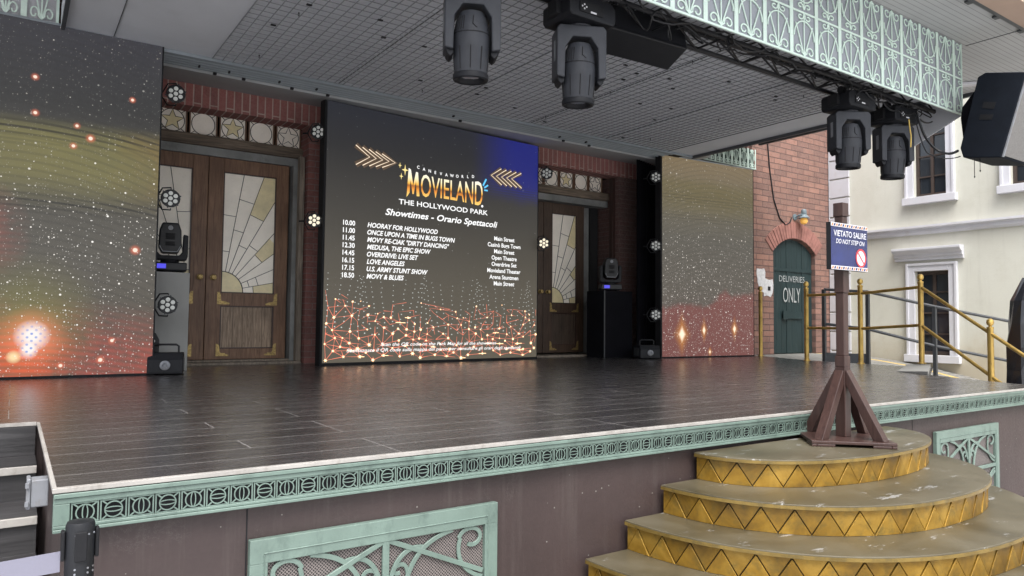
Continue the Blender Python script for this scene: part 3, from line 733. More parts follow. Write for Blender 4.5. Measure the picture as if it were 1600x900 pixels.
# higher roof the fascia hangs from
up = thing('upper_roof', 'higher overhanging roof with grey boarded soffit and beige front edge', 'roof', (0, 0, 0))
def boards():
    t = NT('grey_boarding'); x = t.xyz(t.tc()); f = t.m1('FRACT', t.m1('MULTIPLY', x[1], 1/.055)); ln = t.m1('LESS_THAN', f, .12); n = t.noise(t.tc(), 1.2, 4)
    return t.bsdf(t.mix(ln, t.ramp(n, [(.3, (.38, .385, .39)), (.7, (.46, .465, .465))]), (.24, .24, .24)), .6, 0, ln, -.4, .006, .3)
m = MB(); m.box(-3.2, 9.74, 2.86, 7.2, 3.405, 3.6); m.build('soffit', boards(), up)
m = MB()
for xx in (6.0, 8.05): m.box(xx, xx+.006, 2.9, 3.415, 3.4, 3.4055)
m.box(-3.2, 9.76, 2.835, 2.885, 3.375, 3.404); m.box(9.73, 9.775, 2.886, 7.2, 3.36, 3.43)
for xx in (6.9, 7.45, 8.0, 8.5): m.box(xx, xx+.07, 2.886, 2.93, 3.375, 3.395)
m.build('edge_strip', M['darksteel'], up)
m = MB(); m.box(-3.2, 9.76, 2.6, 2.834, 3.36, 4.6); m.build('front_edge', M['beige'], up)
m = MB(); m.box(-3.2, 9.74, 2.835, 9.9, 3.61, 3.8); m.build('roof', M['roofing'], up)

# ------------------------------------------------------------------ rear wall with the two doorways
rear = thing('brick_rear_wall', 'dark red brick wall behind the screens with two wooden doorways and star glass transoms', 'wall', (0, 0, 0))
BY = 8.05
m = MB(); m.box(-2.9, 8.5, BY, BY+.25, 2.715, 3.6); m.build('brick_header', M['brick_soldier'], rear)
m = MB()
for (a, b) in ((-2.9, .62), (2.715, 5.12)): m.box(a, b, BY+.003, BY+.6, 0.0, 2.7145)
m.build('brick_pier', M['brick_dark'], rear)
m = MB(); m.box(7.5, 9.9, BY+.003, BY+.6, 0.0, 2.7145); m.build('brick_pier', bricks('shadowy_red_brick', (0, 2), (.08, .024, .022), (.05, .018, .017), (.09, .065, .06), .215, .068, .006), rear)  # shade of the right recess put into a darker brick colour
m = MB(); m.box(-2.9, 9.9, 9.95, 10.1, GZ, 5); m.build('back_light_blocker', M['interior'], rear)  # unseen wall added to block light from behind
m = MB(); m.box(-2.9, -2.75, 7.05, 9.94, 0, 3.37); m.build('side_wall', M['brick_side'], rear)  # unseen wall closing a light leak, cut short so daylight enters at left
m = MB()
for (a, b) in ((.63, 2.71), (5.13, 7.49)):
    m.box(a, b, 8.27, 8.45, 2.742, 3.1); m.box(a, b, 8.24, 8.45, 2.36, 2.478)
m.build('lintel', M['lintel'], rear, bevel=.006)
m = MB()
for (a, b) in ((.63, 2.71), (5.13, 7.49)): m.box(a, b, 8.285, 8.45, 2.268, 2.3595)
m.build('lintel_facing', M['plaster'], rear)
m = MB()
for (a, b) in ((2.6, 2.712), (.63, .72)): m.box(a, b, 8.22, 8.4, .0, 2.267)
m.build('jamb', M['plaster'], rear)
m = MB(); m.box(2.64, 2.7, 8.12, 8.2, 0, 2.36); m.build('door_post', M['post_wood'], rear, bevel=.005)
m = MB(); m.box(7.44, 7.494, 8.12, 8.2, 0, 2.7); m.build('door_post', M['sign_brown'], rear, bevel=.005)  # right post in darker wood, holding the recess shade in its colour
m = MB(); m.box(.63, 2.7, 8.1, 8.45, .0, .028); m.box(.63, 2.6, 8.22, 8.44, .0282, .05); m.box(5.13, 7.48, 8.1, 9.3, .0, .028); m.build('threshold', M['post_wood'], rear, bevel=.004)

def clip_rect(poly, x0, x1, z0, z1):
    def cut(p, f, inter):
        o_ = []
        for i in range(len(p)):
            a, b = p[i], p[(i+1) % len(p)]; fa, fb = f(a), f(b)
            if fa >= 0: o_.append(a)
            if (fa >= 0) != (fb >= 0):
                t_ = fa/(fa-fb); o_.append((a[0]+(b[0]-a[0])*t_, a[1]+(b[1]-a[1])*t_))
        return o_
    for f in (lambda q: q[0]-x0, lambda q: x1-q[0], lambda q: q[1]-z0, lambda q: z1-q[1]):
        poly = cut(poly, f, None)
        if len(poly) < 3: return []
    return poly
def transom(x0, x1, z0, z1, star, grey=False):
    y = 8.33
    m = MB(); fw = .012
    m.box(x0-fw, x1+fw, y-.02, y+.03, z1, z1+fw); m.box(x0-fw, x1+fw, y-.02, y+.03, z0-fw, z0); m.box(x0-fw, x0, y-.02, y+.03, z0+.0002, z1-.0002); m.box(x1, x1+fw, y-.02, y+.03, z0+.0002, z1-.0002)
    tr = m.build('transom_window', M['door_wood'], rear)
    MB().box(x0, x1, y, y+.02, z0, z1).build('pane', M['pane_white'], tr)
    cx, cz, r = (x0+x1)/2, (z0+z1)/2, (x1-x0)*.455
    l = MB()
    l.ribbon([(cx+r*math.cos(k*math.pi/16), cz+r*math.sin(k*math.pi/16)) for k in range(32)], .0075, y-.006, y-.0005, True)
    for sx in (-1, 1):
        for sz in (-1, 1): l.ribbon([(cx+sx*r*.72, cz+sz*r*.72), (cx+sx*(x1-x0)/2, cz+sz*(z1-z0)/2)], .0065, y-.005, y-.0005)
    if star:
        P = [(cx+(r*.98 if k % 2 == 0 else r*.42)*math.sin(k*math.pi/5), cz+(r*.98 if k % 2 == 0 else r*.42)*math.cos(k*math.pi/5)) for k in range(10)]
        l.ribbon(P, .0075, y-.0065, y-.0005, True)
        if not grey:
            s = MB(); s.xz(P, y-.0004, y+.001); s.build('star_pane', M['pane_tan'], tr)
    l.build('leading', M['lead'], tr)
for i in range(6): transom(2.43-.309*i, 2.692-.309*i, 2.487, 2.732, i % 2 == 0, i == 0)
for i in range(8): transom(7.112-.283*i+.03, 7.355-.283*i+.03, 2.487, 2.732, i % 2 == 0, i == 0)

def door_leaf(x0, x1, z0, z1, y, right, knob=True, dw='door_wood', pw='panel_wood'):
    """right leaf: sunburst centre at its lower left"""
    W = x1-x0; sl_, sr = (.155, .14) if right else (.14, .155)
    gx0, gx1, gz0, gz1 = x0+sl_, x1-sr, z0+.725, z1-.15
    px0, px1, pz0, pz1 = x0+sl_-.01, x1-sr+.01, z0+.115, z0+.585
    m = MB(); a, b = y, y+.045
    m.box(x0, gx0, a, b, z0, z1); m.box(gx1, x1, a, b, z0, z1)
    m.box(gx0, gx1, a+.001, b, gz1, z1); m.box(gx0, gx1, a+.001, b, pz1, gz0); m.box(gx0, gx1, a+.001, b, z0, pz0)
    d = m.build('door', M[dw], rear, bevel=.004)
    pm = MB(); pm.box(gx0+.0005, gx1-.0005, a+.02, a+.04, pz0, pz1); pm.build('panel', M[pw], d)
    bd = MB()
    for (u0, u1, w0, w1) in ((gx0, gx1, gz0, gz1), (gx0, gx1, pz0, pz1)):
        for q in ((u0, u1, w0, w0+.012), (u0, u1, w1-.012, w1)): bd.box(q[0], q[1], a+.004, a+.019, q[2], q[3])
        for q in ((u0, u0+.012), (u1-.012, u1)): bd.box(q[0], q[1], a+.0042, a+.019, w0+.0122, w1-.0122)
    bd.build('beading', M['sign_brown'], d)
    MB().box(gx0+.0006, gx1-.0006, a+.024, a+.032, gz0+.0005, gz1-.0005).build('pane', M['pane_white'], d)
    cx = gx0+.012 if right else gx1-.012; s = 1 if right else -1; cz = gz0+.012; r = .225
    tan = MB(); yb = a+.0225
    arcp = [(cx+s*r*math.cos(k*math.pi/24), cz+r*math.sin(k*math.pi/24)) for k in range(13)]
    tan.xz([(cx, cz)]+arcp, yb, yb+.001)
    angs = [12, 26, 39, 51, 62, 72, 81]
    rings = [[.34], [.30, .40], [], [.55, .80], [.6], [.92, .55], [.7, 1.05], [.45, .85]]
    fills = {(0, 1): 1, (3, 1): 1, (5, 2): 1, (7, 1): 0, (2, 0): 0}
    bounds = [0]+angs+[90]
    L = MB()
    L.ribbon(arcp, .009, a+.017, yb-.0003)
    X0_, X1_ = gx0+.012, gx1-.012; Z0_, Z1_ = gz0+.012, gz1-.012
    def far(an):
        ca, sa = s*math.cos(R(an)), math.sin(R(an)); ts = []
        if ca > 1e-6: ts.append((X1_-cx)/ca)
        if ca < -1e-6: ts.append((X0_-cx)/ca)
        if sa > 1e-6: ts.append((Z1_-cz)/sa)
        return min(ts)
    for an in angs:
        t1 = far(an); ca, sa = s*math.cos(R(an)), math.sin(R(an))
        L.ribbon([(cx+ca*r, cz+sa*r), (cx+ca*t1, cz+sa*t1)], .006, a+.0172, yb-.0003)
    for i in range(8):
        a0, a1 = bounds[i], bounds[i+1]; rr = [r]+rings[i]+[3.0]
        rr.sort()
        for q in rings[i]:
            p0 = (cx+s*q*math.cos(R(a0)), cz+q*math.sin(R(a0))); p1 = (cx+s*q*math.cos(R(a1)), cz+q*math.sin(R(a1)))
            ins = all(X0_-1e-4 <= p[0] <= X1_+1e-4 and Z0_-1e-4 <= p[1] <= Z1_+1e-4 for p in (p0, p1))
            if ins: L.ribbon([p0, p1], .0055, a+.0176, yb-.0003)
        for k in range(len(rr)-1):
            if fills.get((i, k)):
                poly = [(cx+s*q*math.cos(R(an)), cz+q*math.sin(R(an))) for q, an in ((rr[k], a0), (rr[k+1], a0), (rr[k+1], a1), (rr[k], a1))]
                poly = clip_rect(poly, X0_, X1_, Z0_, Z1_)
                if poly: tan.xz(poly, yb, yb+.001)
    tan.build('straw_pane', M['pane_tan'], d); L.build('leading', M['lead'], d)
    cb = MB()
    for (u, sx) in ((gx0-.035, 1), (gx1+.035, -1)):
        for (zz, sz) in ((gz0-.125, 1), (z0+.035, 1)):
            P = [(0, 0), (.15, 0), (.155, .02), (.12, .028), (.11, .04), (.06, .042), (.045, .07), (.042, .13), (.028, .16), (0, .17)]
            cb.xz([(u+sx*p*.85, zz+sz*q*.8) for p, q in P], a-.004, a-.0004)
    cb.build('corner_ornament', M['gold_leaf'], d)
    if knob:
        kx = x0+.07 if right else x1-.06
        MB().lathe([(.03, 0), (.03, .008), (.012, .012), (.012, .03), (.026, .04), (.03, .052), (.024, .064), (.0, .068)], 16, Matrix.Translation((kx, a, z0+.89)) @ Matrix.Rotation(R(90), 4, 'X')).build('knob', M['gold_leaf'], d, smooth=True)
    return d
door_leaf(1.703, 2.575, .053, 2.264, 8.3, True); door_leaf(.83, 1.697, .053, 2.264, 8.3, False)
M['shaded_door'] = wood('shaded_brown_door', (.035, .02, .013), (.085, .052, .034), .5, 2, 1.2); M['shaded_panel'] = wood('shaded_panel_boards', (.03, .02, .014), (.1, .07, .05), .55, 2, 1.4, plank=.16)  # door woods darkened to carry the shade of the right doorway
d2 = door_leaf(6.36, 7.13, .05, 2.264, 8.42, True, True, 'shaded_door', 'shaded_panel'); door_leaf(5.58, 6.354, .05, 2.264, 8.42, False, True, 'shaded_door', 'shaded_panel')
m = MB(); m.box(7.131, 7.29, 8.5, 9.3, .03, 2.267); m.build('reveal', M['plaster'], rear)
m = MB(); m.box(7.291, 7.44, 8.46, 8.5, .03, 2.267); m.build('recess_shade_panel', M['interior'], rear)  # dark panel standing in for the shade in the gap
cl_ = MB()
for i in range(14):
    x = 7.3+i*.04; cl_.tube([(x, 9.35+.02*(i % 2), .03), (x, 9.35+.02*(i % 2), 2.3)], .026, 8)
tag(cl_.build('curtain', M['blue_cloth'], None, smooth=True), 'faded blue curtain hanging in the dark gap right of the half hidden door', 'curtain')

# ------------------------------------------------------------------ LED screens
def screen(name, label, loc, rz, W, z0, H, kind):
    t = thing(name, label, 'screen', loc, rz)
    MB().box(0, W, 0, .03, z0, z0+H).build('display', led_mat('led_'+kind, kind), t)
    m = MB(); m.box(-.03, W+.012, .031, .11, 0, z0+H+.004); m.box(-.03, -.002, -.002, .03, 0, z0+H); m.box(0, W, .002, .03, 0.0, z0-.001)
    m.box(W+.001, W+.012, -.002, .03, 0, z0+H)
    m.build('casing', M['matt_black'], t)
    if kind != 'centre': MB().box(0, W-.35 if kind == 'left' else W, .005, .03, z0+H+.0005, z0+H+.022).build('top_rail', M['rib'], t)
    return t
screen('led_screen', 'left LED wall showing a nebula with a glowing blue white star cluster', (-2.64, 6.9, 0), 0.0, 3.64, .02, 2.855, 'left')
ry = math.atan2(7.104-7.23, 9.454-7.565)
screen('led_screen', 'right LED wall showing stars over a dark red band beside brick building', (7.58, 7.235, 0), ry, 1.885, .02, 2.89, 'right')
cyaw = math.atan2(.28, 3.056)
ctr = screen('led_screen', 'central LED wall listing the showtimes under a gold park logo', (2.735, 7.53, 0), cyaw, 3.069, .03, 2.85, 'centre')
F = -.003
rows = [('10.00', 'HOORAY FOR HOLLYWOOD', 'Main Street'), ('11.00', 'ONCE UPON A TIME IN BUGS TOWN', 'Casinò Bugs Town'), ('11.45', 'MOVY RE-CIAK "DIRTY DANCING"', 'Main Street'),
        ('12.30', 'MEDUSA, THE EPIC SHOW', 'Open Theatre'), ('14.45', 'OVERDRIVE: LIVE SET', 'Overdrive Set'), ('16.15', 'LOVE ANGELES', 'Movieland Theater'), ('17.15', 'U.S. ARMY STUNT SHOW', 'Arena Stuntmen'), ('18.50', 'MOVY & BLUES', 'Main Street')]
tx = MB()
for i, (a, b, c) in enumerate(rows):
    v = 1.541-.0826*i
    tx.text(a, .21, .95, v, v+.053, F, 0, .02, 'LEFT')
    tx.text(b, .508, .95, v, v+.053, F, .25, .025, 'LEFT')
    tx.text(c, 2.495, .98, v-.003, v+.049, F, 0, .018, 'CENTER')
tx.build('timetable_lettering', M['led_white'], ctr)
MB().text('Showtimes - Orario Spettacoli', .733, 2.375, 1.704, 1.778, F, .25, .018).build('heading_lettering', M['led_white'], ctr)
MB().text('THE HOLLYWOOD PARK', .907, 2.216, 1.848, 1.907, F, 0, .012).build('subtitle_lettering', M['led_white'], ctr)
def warp(u, v):
    f = (u-1.57)/.56; q = (v-1.97)/.25
    return (u, 1.985-.03*abs(f)**1.6*1.0+q*(.235+.085*abs(f)**1.8))
lg = MB(); lg.text('OVIELAND', 1.205, 2.13, 1.97, 2.22, F, 0, .004, warp=warp)
MP = [(0, -.05), (.13, 1.05), (.30, 1.02), (.5, .42), (.70, 1.0), (.86, 1.0), (1, 0), (.78, .0), (.71, .62), (.55, .08), (.45, .08), (.29, .62), (.22, .12)]
MQ = [warp(1.01+.178*p, 1.97+.25*q) for p, q in MP]
for tri in ((0, 1, 11, 12), (1, 2, 11), (2, 3, 10, 11), (3, 9, 10), (3, 4, 8, 9), (4, 5, 8), (5, 6, 7, 8)): lg.xz([MQ[i] for i in tri], F-.0002, F)
lg.build('logo_lettering', M['led_logo'], ctr)
sm_ = MB(); nm = 'CANEVAWORLD'
for i, ch in enumerate(nm):
    u = 1.165+.081*i; f = (i-5)/5
    sm_.text(ch, u, 1.0, 2.262+.035*f*f, 2.298+.035*f*f, F, 0, .02, 'CENTER')
sm_.lathe([(0.0, 0), (.016, 0), (.016, .001), (0.0, .001)], 14, Matrix.Translation((2.125, F, 1.955)) @ Matrix.Rotation(R(90), 4, 'X'), caps=False)
sm_.build('small_lettering', M['led_white'], ctr)
def chevrons(us, vlo, vhi, tipdx, glowm, core):
    for u in us:
        P = [(u, vhi), (u+tipdx, (vlo+vhi)/2), (u, vlo)]
        glowm.ribbon(P, .06, F+.0008, F+.0026); core.ribbon(P, .0085, F-.001, F+.0006)
gm, cm = MB(), MB()
for i in range(5):
    P = [(.345+.083*i, 2.445-.012*i), (.52+.083*i, 2.335-.004*i), (.35+.083*i, 2.225+.004*i)]
    gm.ribbon(P, .07, F+.0006+.0002*i, F+.0026); cm.ribbon(P, .009, F-.001, F+.0004)
    P = [(2.43+.085*i, 2.478-.003*i), (2.265+.085*i, 2.372), (2.44+.085*i, 2.268)]
    gm.ribbon(P, .06, F+.0006+.0002*i, F+.0026); cm.ribbon(P, .009, F-.001, F+.0004)
gm.build('chevron_glow', M['led_chevron_glow'], ctr); cm.build('chevron', M['led_chevron'], ctr)
sp = MB()
for (u, v, r) in ((.985, 2.255, .065), (.915, 2.30, .035), (.935, 2.175, .04)):
    sp.xz([(u+(r if k % 2 == 0 else r*.25)*math.sin(k*math.pi/4)*(.7 if k % 4 else 1), v+(r if k % 2 == 0 else r*.25)*math.cos(k*math.pi/4)) for k in range(8)], F-.001, F+.001)
sp.build('sparkle', M['led_yellow'], ctr)
dr = MB()
for (u0, v0, u1, v1, w_) in ((2.135, 2.22, 2.185, 2.31, .022), (2.155, 2.195, 2.215, 2.235, .02), (2.155, 2.165, 2.21, 2.165, .018)): dr.ribbon([(u0, v0), (u1, v1)], w_, F-.001, F+.001)
dr.build('splash_mark', M['led_cyan'], ctr)
ft = MB(); ft.text('Scan the QR code on the Park Map for all the showtimes', .70, 2.375, .205, .243, F-.004, .25, .008)
ft.text('Scansionate il QR code sulla mappa del parco per consultare gli orari degli spettacoli', .28, 2.785, .142, .180, F-.004, .25, .008); ft.build('footer_lettering', M['led_white'], ctr)
# glowing net of lines along the bottom of the display
rn = random.Random(5); nodes = {}; dots = MB(); net = MB(); nd = MB()
cols, nrow = 15, 11
for r_ in range(nrow):
    for c_ in range(cols+1):
        u = .03+3.01*(c_+(.5 if r_ % 2 else 0)+rn.uniform(-.13, .13))/cols; t_ = r_/(nrow-1)
        v = .055+.62*t_+.035*math.sin(c_*1.1+r_*.8)+rn.uniform(-.008, .008)+.10*t_*max(0, 1-u/1.0)
        if .015 < u < 3.055 and v > .045: nodes[r_, c_] = (u, v)
k_ = 0
def ray(m, u, v, p, q, wd, y):
    d = Vector((p-u, q-v)); nn = Vector((-d.y, d.x)).normalized()*wd/2
    m.xz([(u+nn.x, v+nn.y), (p+nn.x*.25, q+nn.y*.25), (p-nn.x*.25, q-nn.y*.25), (u-nn.x, v-nn.y)], y, F+.001)
for (r_, c_), (u, v) in nodes.items():
    fall = 1-r_/nrow; fall = min(1, fall*(1.35 if u < 1.1 else 1.05))
    o_ = 1 if r_ % 2 else 0
    for nb_ in ((r_, c_+1), (r_, c_-1), (r_+1, c_+o_), (r_+1, c_+o_-1), (r_+2, c_), (r_-2, c_), (r_-1, c_+o_), (r_-1, c_+o_-1)):
        if nb_ not in nodes or rn.random() > .05+.62*fall: continue
        p, q = nodes[nb_]; k_ += 1
        f0 = rn.choice((1, .9, .6, rn.uniform(.3, .6)))
        ray(net, u, v, u+(p-u)*f0, v+(q-v)*f0, (.0035+.004*rn.random())*(.5+.55*fall), F-.0012+.000008*(k_ % 80))
    if rn.random() < .2+.8*fall:
        rr = rn.uniform(.007, .015)*(.5+fall*.6)
        nd.xz([(u+(rr*2.0 if k % 2 == 0 else rr*.55)*math.cos(k*math.pi/6), v+(rr*1.7 if k % 2 == 0 else rr*.55)*math.sin(k*math.pi/6)) for k in range(12)], F-.0022, F-.0013)
        if rn.random() < .2*fall and .1 < u < 2.95: nd.ribbon([(u-rn.uniform(.02, .06), v), (u+rn.uniform(.02, .08), v+rn.uniform(-.004, .004))], .005, F-.0021, F-.0012)
for c_ in range(34):
    u0 = .04+3.0*c_/33
    for r_ in range(12):
        v = .38+.058*r_+.04*math.sin(c_*.55+1)+rn.uniform(-.01, .01); u = u0+(r_*.012*math.sin(c_*.7))+rn.uniform(-.01, .01)
        if v > 1.0+.05*math.sin(c_) or not .02 < u < 3.04: continue
        rr = .0038+.0035*(1-r_/12)
        dots.xz([(u+rr*1.3*math.cos(k*math.pi/3), v+rr*math.sin(k*math.pi/3)) for k in range(6)], F-.001, F+.0005)
net.build('light_net', M['led_net'], ctr); nd.build('light_node', M['led_node'], ctr); dots.build('light_dot', M['led_dot'], ctr)

# lattice strips over the outer screens
def lattice_panel(loc, x0, n, pitch, zb, zt, label, back):
    t = thing('lattice_panel', label, 'lattice', loc)
    m = MB(); lattice(m, x0, n, pitch, zb, zt, 0, both=False); m.build('lattice', M['mint_pale'], t)
    MB().box(x0, x0+n*pitch, .03, .04, zb, zt).build('backing', back, t)
lattice_panel((0, 6.93, 0), .225-.24*9, 9, .24, 2.88, 3.36, 'mint lattice strip above the left LED wall', M['quoin'])  # pale backing stands in for the bright sky behind the lattice
lattice_panel((0, 7.42, 0), 7.95, 10, .2, 3.03, 3.36, 'mint lattice strip over the right LED wall beside the brick building', paint('dark_green_panel', (.03, .06, .05), .6, .2, 3))

# black drape closing the gap behind the right screen
dp = MB(); P = [(7.47+.012*i, 7.62+.02*math.sin(i*1.1)+.004*i) for i in range(70)]
for (a, b) in zip(P, P[1:]): dp.xy([a, b, (b[0], b[1]+.01), (a[0], a[1]+.01)], .005, 2.9)
tag(dp.build('drape', M['drape'], None), 'black stage drape hanging behind the right LED wall', 'drape')

# ------------------------------------------------------------------ lighting truss, moving heads, speakers
tr = thing('lighting_truss', 'black box truss hung behind the lattice fascia', 'truss', (0, 0, 0))
ty0, ty1, tz0, tz1 = 3.62, 3.90, 2.71, 2.845
for (y, z) in ((ty0, tz0), (ty1, tz0), (ty0, tz1), (ty1, tz1)):
    MB().tube([(.6, y, z), (7.8, y, z)], .019, 10).build('chord', M['black'], tr, smooth=True)
m = MB(); n_ = 13; L_ = 7.2/n_
for i in range(n_):
    a, b = .6+L_*i, .6+L_*(i+1); c = (a+b)/2
    for y in (ty0, ty1): m.tube([(a, y, tz0), (c, y, tz1)], .009, 6); m.tube([(c, y, tz1), (b, y, tz0)], .009, 6)
    m.tube([(a, ty0, tz0), (b, ty1, tz0)], .008, 6); m.tube([(a, ty0, tz1), (a, ty1, tz1)], .009, 6); m.tube([(a, ty0, tz0), (a, ty1, tz0)], .009, 6)
m.build('bracing', M['black'], tr, smooth=True)
m = MB()
for x in (1.0, 2.8, 4.6, 6.2, 7.5):
    for y in (ty0, ty1): m.tube([(x, y, tz1), (x, y, SZ+.03)], .01, 6)
m.build('hanger', M['darksteel'], tr)

def hang_cable(pts, r, mat, label, name='cable', n=40):
    P = []
    for (a, b) in zip(pts, pts[1:]):
        a = Vector(a); b = Vector(b); sag = (b-a).length*.12
        for i in range(12):
            t_ = i/12; q = a.lerp(b, t_); q.z -= sag*4*t_*(1-t_); P.append(q)
    P.append(Vector(pts[-1]))
    return tag(MB().tube(P, r, 6).build(name, mat, None, smooth=True), label, 'cable')
rc = random.Random(3)
P = []
for i in range(90): P.append((.9+6.8*i/89, 3.6+.03*math.sin(i*.9)+rc.uniform(-.02, .02), 2.70+.03*math.sin(i*.6)+rc.uniform(-.02, .015)))
tag(MB().tube(P, .009, 6).build('cable', M['black'], None, smooth=True), 'long black cable tied along the lighting truss behind the fascia', 'cable')
P = [(x_, y_+.05, z_-.02+rc.uniform(-.02, .02)) for x_, y_, z_ in P]
tag(MB().tube(P[40:], .007, 6).build('cable', M['matt_black'], None, smooth=True), 'second black cable sagging under the right half of the truss', 'cable')
hang_cable([(6.45, 3.6, 2.66), (6.75, 3.6, 2.62), (7.05, 3.62, 2.6), (7.35, 3.6, 2.62), (7.75, 3.62, 2.6)], .008, M['black'], 'looped black cable between the two right hand moving heads')
hang_cable([(7.3, 3.55, 2.6), (7.36, 3.5, 2.35), (7.44, 3.4, 2.2), (7.62, 3.32, 2.22)], .013, M['black'], 'thick black cable running from the truss end to the big right speaker')
hang_cable([(7.3, 3.57, 2.55), (7.38, 3.5, 2.2), (7.62, 3.3, 2.16)], .006, M['black'], 'thin black cable hanging below the thick speaker cable')
hang_cable([(7.2, 3.58, 2.52), (7.195, 3.56, 2.36), (7.185, 3.56, 2.24)], .006, M['yellow_cord'], 'short yellow cord dangling by the rightmost hung moving head', 'cord')

def mover(hang=True):
    """moving head: base box, yoke and barrel. Built hanging, base top at z=0"""
    t = thing('moving_head_light', '', 'stage light', (0, 0, 0))
    m = MB(); m.xz([(-.2, -.13), (-.18, -.15), (.18, -.15), (.2, -.13), (.2, -.03), (.17, 0), (-.17, 0), (-.2, -.03)], -.15, .15)
    b = m.build('base', M['mover_dark'], t, bevel=.008)
    m = MB(); m.box(-.12, .08, -.158, -.1505, -.115, -.045); pn = m.build('display_panel', M['matt_black'], b)
    kd = MB()
    for (dx, dz) in ((0, .014), (0, -.014), (.018, 0), (-.018, 0)): kd.lathe([(.006, 0), (.006, .003), (0, .003)], 8, Matrix.Translation((-.085+dx, -.158, -.08+dz)) @ Matrix.Rotation(R(90), 4, 'X'), caps=False)
    kd.box(-.03, .02, -.1595, -.1582, -.112, -.1)
    kd.build('button', M['white_print'], b)
    m = MB()
    for sx in (-1, 1): m.box(sx*.215-.02, sx*.215+.02, -.05, .05, -.12, -.02)
    m.build('carry_handle', M['matt_black'], b, bevel=.006)
    cl = MB()
    for sx in (-.1, .1):
        cl.box(sx-.02, sx+.02, -.025, .025, .0, .03); cl.lathe([(.034, -.02), (.034, .02)], 14, Matrix.Translation((sx, 0, .045)) @ Matrix.Rotation(R(90), 4, 'Y'))
    cl.build('clamp', M['black'], t)
    # yoke, turned towards the audience
    Y = bpy.data.objects.new('yoke', None)
    rot = Matrix.Rotation(R(-25), 4, 'Z')
    m = MB(); U = [(-.172, -.52), (-.118, -.53), (-.112, -.32), (-.062, -.245), (.062, -.245), (.112, -.32), (.118, -.53), (.172, -.52), (.172, -.19), (.15, -.165), (-.15, -.165), (-.172, -.19)]
    m.prism(U, -.085, .085, lambda u, v, t_: tuple(rot @ Vector((u, t_, v))))
    m.lathe([(.09, -.166), (.09, -.1495)], 20)
    yk = m.build('yoke', M['mover'], t, bevel=.008)
    m = MB(); m.box(-.1735, -.1725, -.03, .01, -.40, -.26, rot); m.build('label_strip', M['elec'], yk)
    m = MB(); m.prism([(-.165, -.518), (-.115, -.528), (-.115, -.55), (-.135, -.57), (-.155, -.55)], -.06, .06, lambda u, v, t_: tuple(rot @ Vector((u, t_, v)))); m.prism([(.165, -.518), (.115, -.528), (.115, -.55), (.135, -.57), (.155, -.55)], -.06, .06, lambda u, v, t_: tuple(rot @ Vector((u, t_, v)))); m.build('arm_cap', M['mover_dark'], yk, bevel=.006)
    # barrel
    q = Matrix.Translation((0, 0, -.40)) @ rot @ Matrix.Rotation(R(4), 4, 'X')
    n = 20; prof = [(.045, .135), (.075, .122), (.092, .08), (.104, .02), (.113, -.04), (.112, -.09), (.102, -.24), (.1, -.25)]
    m = MB(); m.lathe([(r*1.03 if r > .05 else r, z) for r, z in prof], n, q); hd = m.build('barrel', M['mover'], t, smooth=True)
    m = MB(); m.lathe([(.076, -.25), (.107, -.25), (.111, -.258), (.111, -.283), (.104, -.29), (.088, -.284), (.078, -.26)], n, q, caps=False); m.build('lens_hood', M['mover_dark'], hd, smooth=True)
    m = MB(); m.lathe([(.0, -.275), (.042, -.272), (.080, -.258)], n, q, caps=False); m.build('lens', M['lens_glass'], hd, smooth=True)
    m = MB()
    for k in range(10):       # ribs and slots
        an = R(36*k+10); c_, s_ = math.cos(an), math.sin(an)
        m.tube([q @ Vector((.1145*c_, .1145*s_, -.1)), q @ Vector((.1052*c_, .1052*s_, -.235))], .0035, 5)
    for k in range(5):
        an = R(-160+9*k); c_, s_ = math.cos(an), math.sin(an)
        m.tube([q @ Vector((.093*c_, .093*s_, .085)), q @ Vector((.109*c_, .109*s_, .0))], .004, 5)
    m.lathe([(.1135, -.018), (.1125, -.010)], n, q, caps=False)
    cp = [(-.055, .085), (-.06, .03), (-.04, .012), (.045, .012), (.06, .03), (.05, .085)]
    an0 = R(-58)
    cv = [q @ Vector(((.108-.26*max(0, z-.03))*math.cos(an0+u/.1), (.108-.26*max(0, z-.03))*math.sin(an0+u/.1), z)) for u, z in cp]
    m.tube(cv, .0032, 5)
    m.tube([(.12, .08, -.02), (.16, .1, .03), (.1, .08, .09), (.02, .05, .06), (-.05, .07, .02)], .003, 5)
    m.build('rib', M['matt_black'], hd)
    bpy.data.objects.remove(Y)
    return t
mv = mover(); mv['group'] = 'moving head stage lights'
labs = ['hung moving head light left of centre, its base cut off by the top of photo', 'hung moving head light with a button panel beside the black hung speaker', 'hung moving head light before the brick building, left one of the right hand pair', 'hung moving head light nearest the fascia corner, in front of the cream building']
pos = [(2.27, 3.76, 2.66), (3.13, 3.76, 2.66), (6.44, 3.76, 2.655), (7.24, 3.76, 2.655)]
for i, (p, l) in enumerate(zip(pos, labs)): place(mv, i == 0, p, R((0, 0, -4, -4)[i]), l)

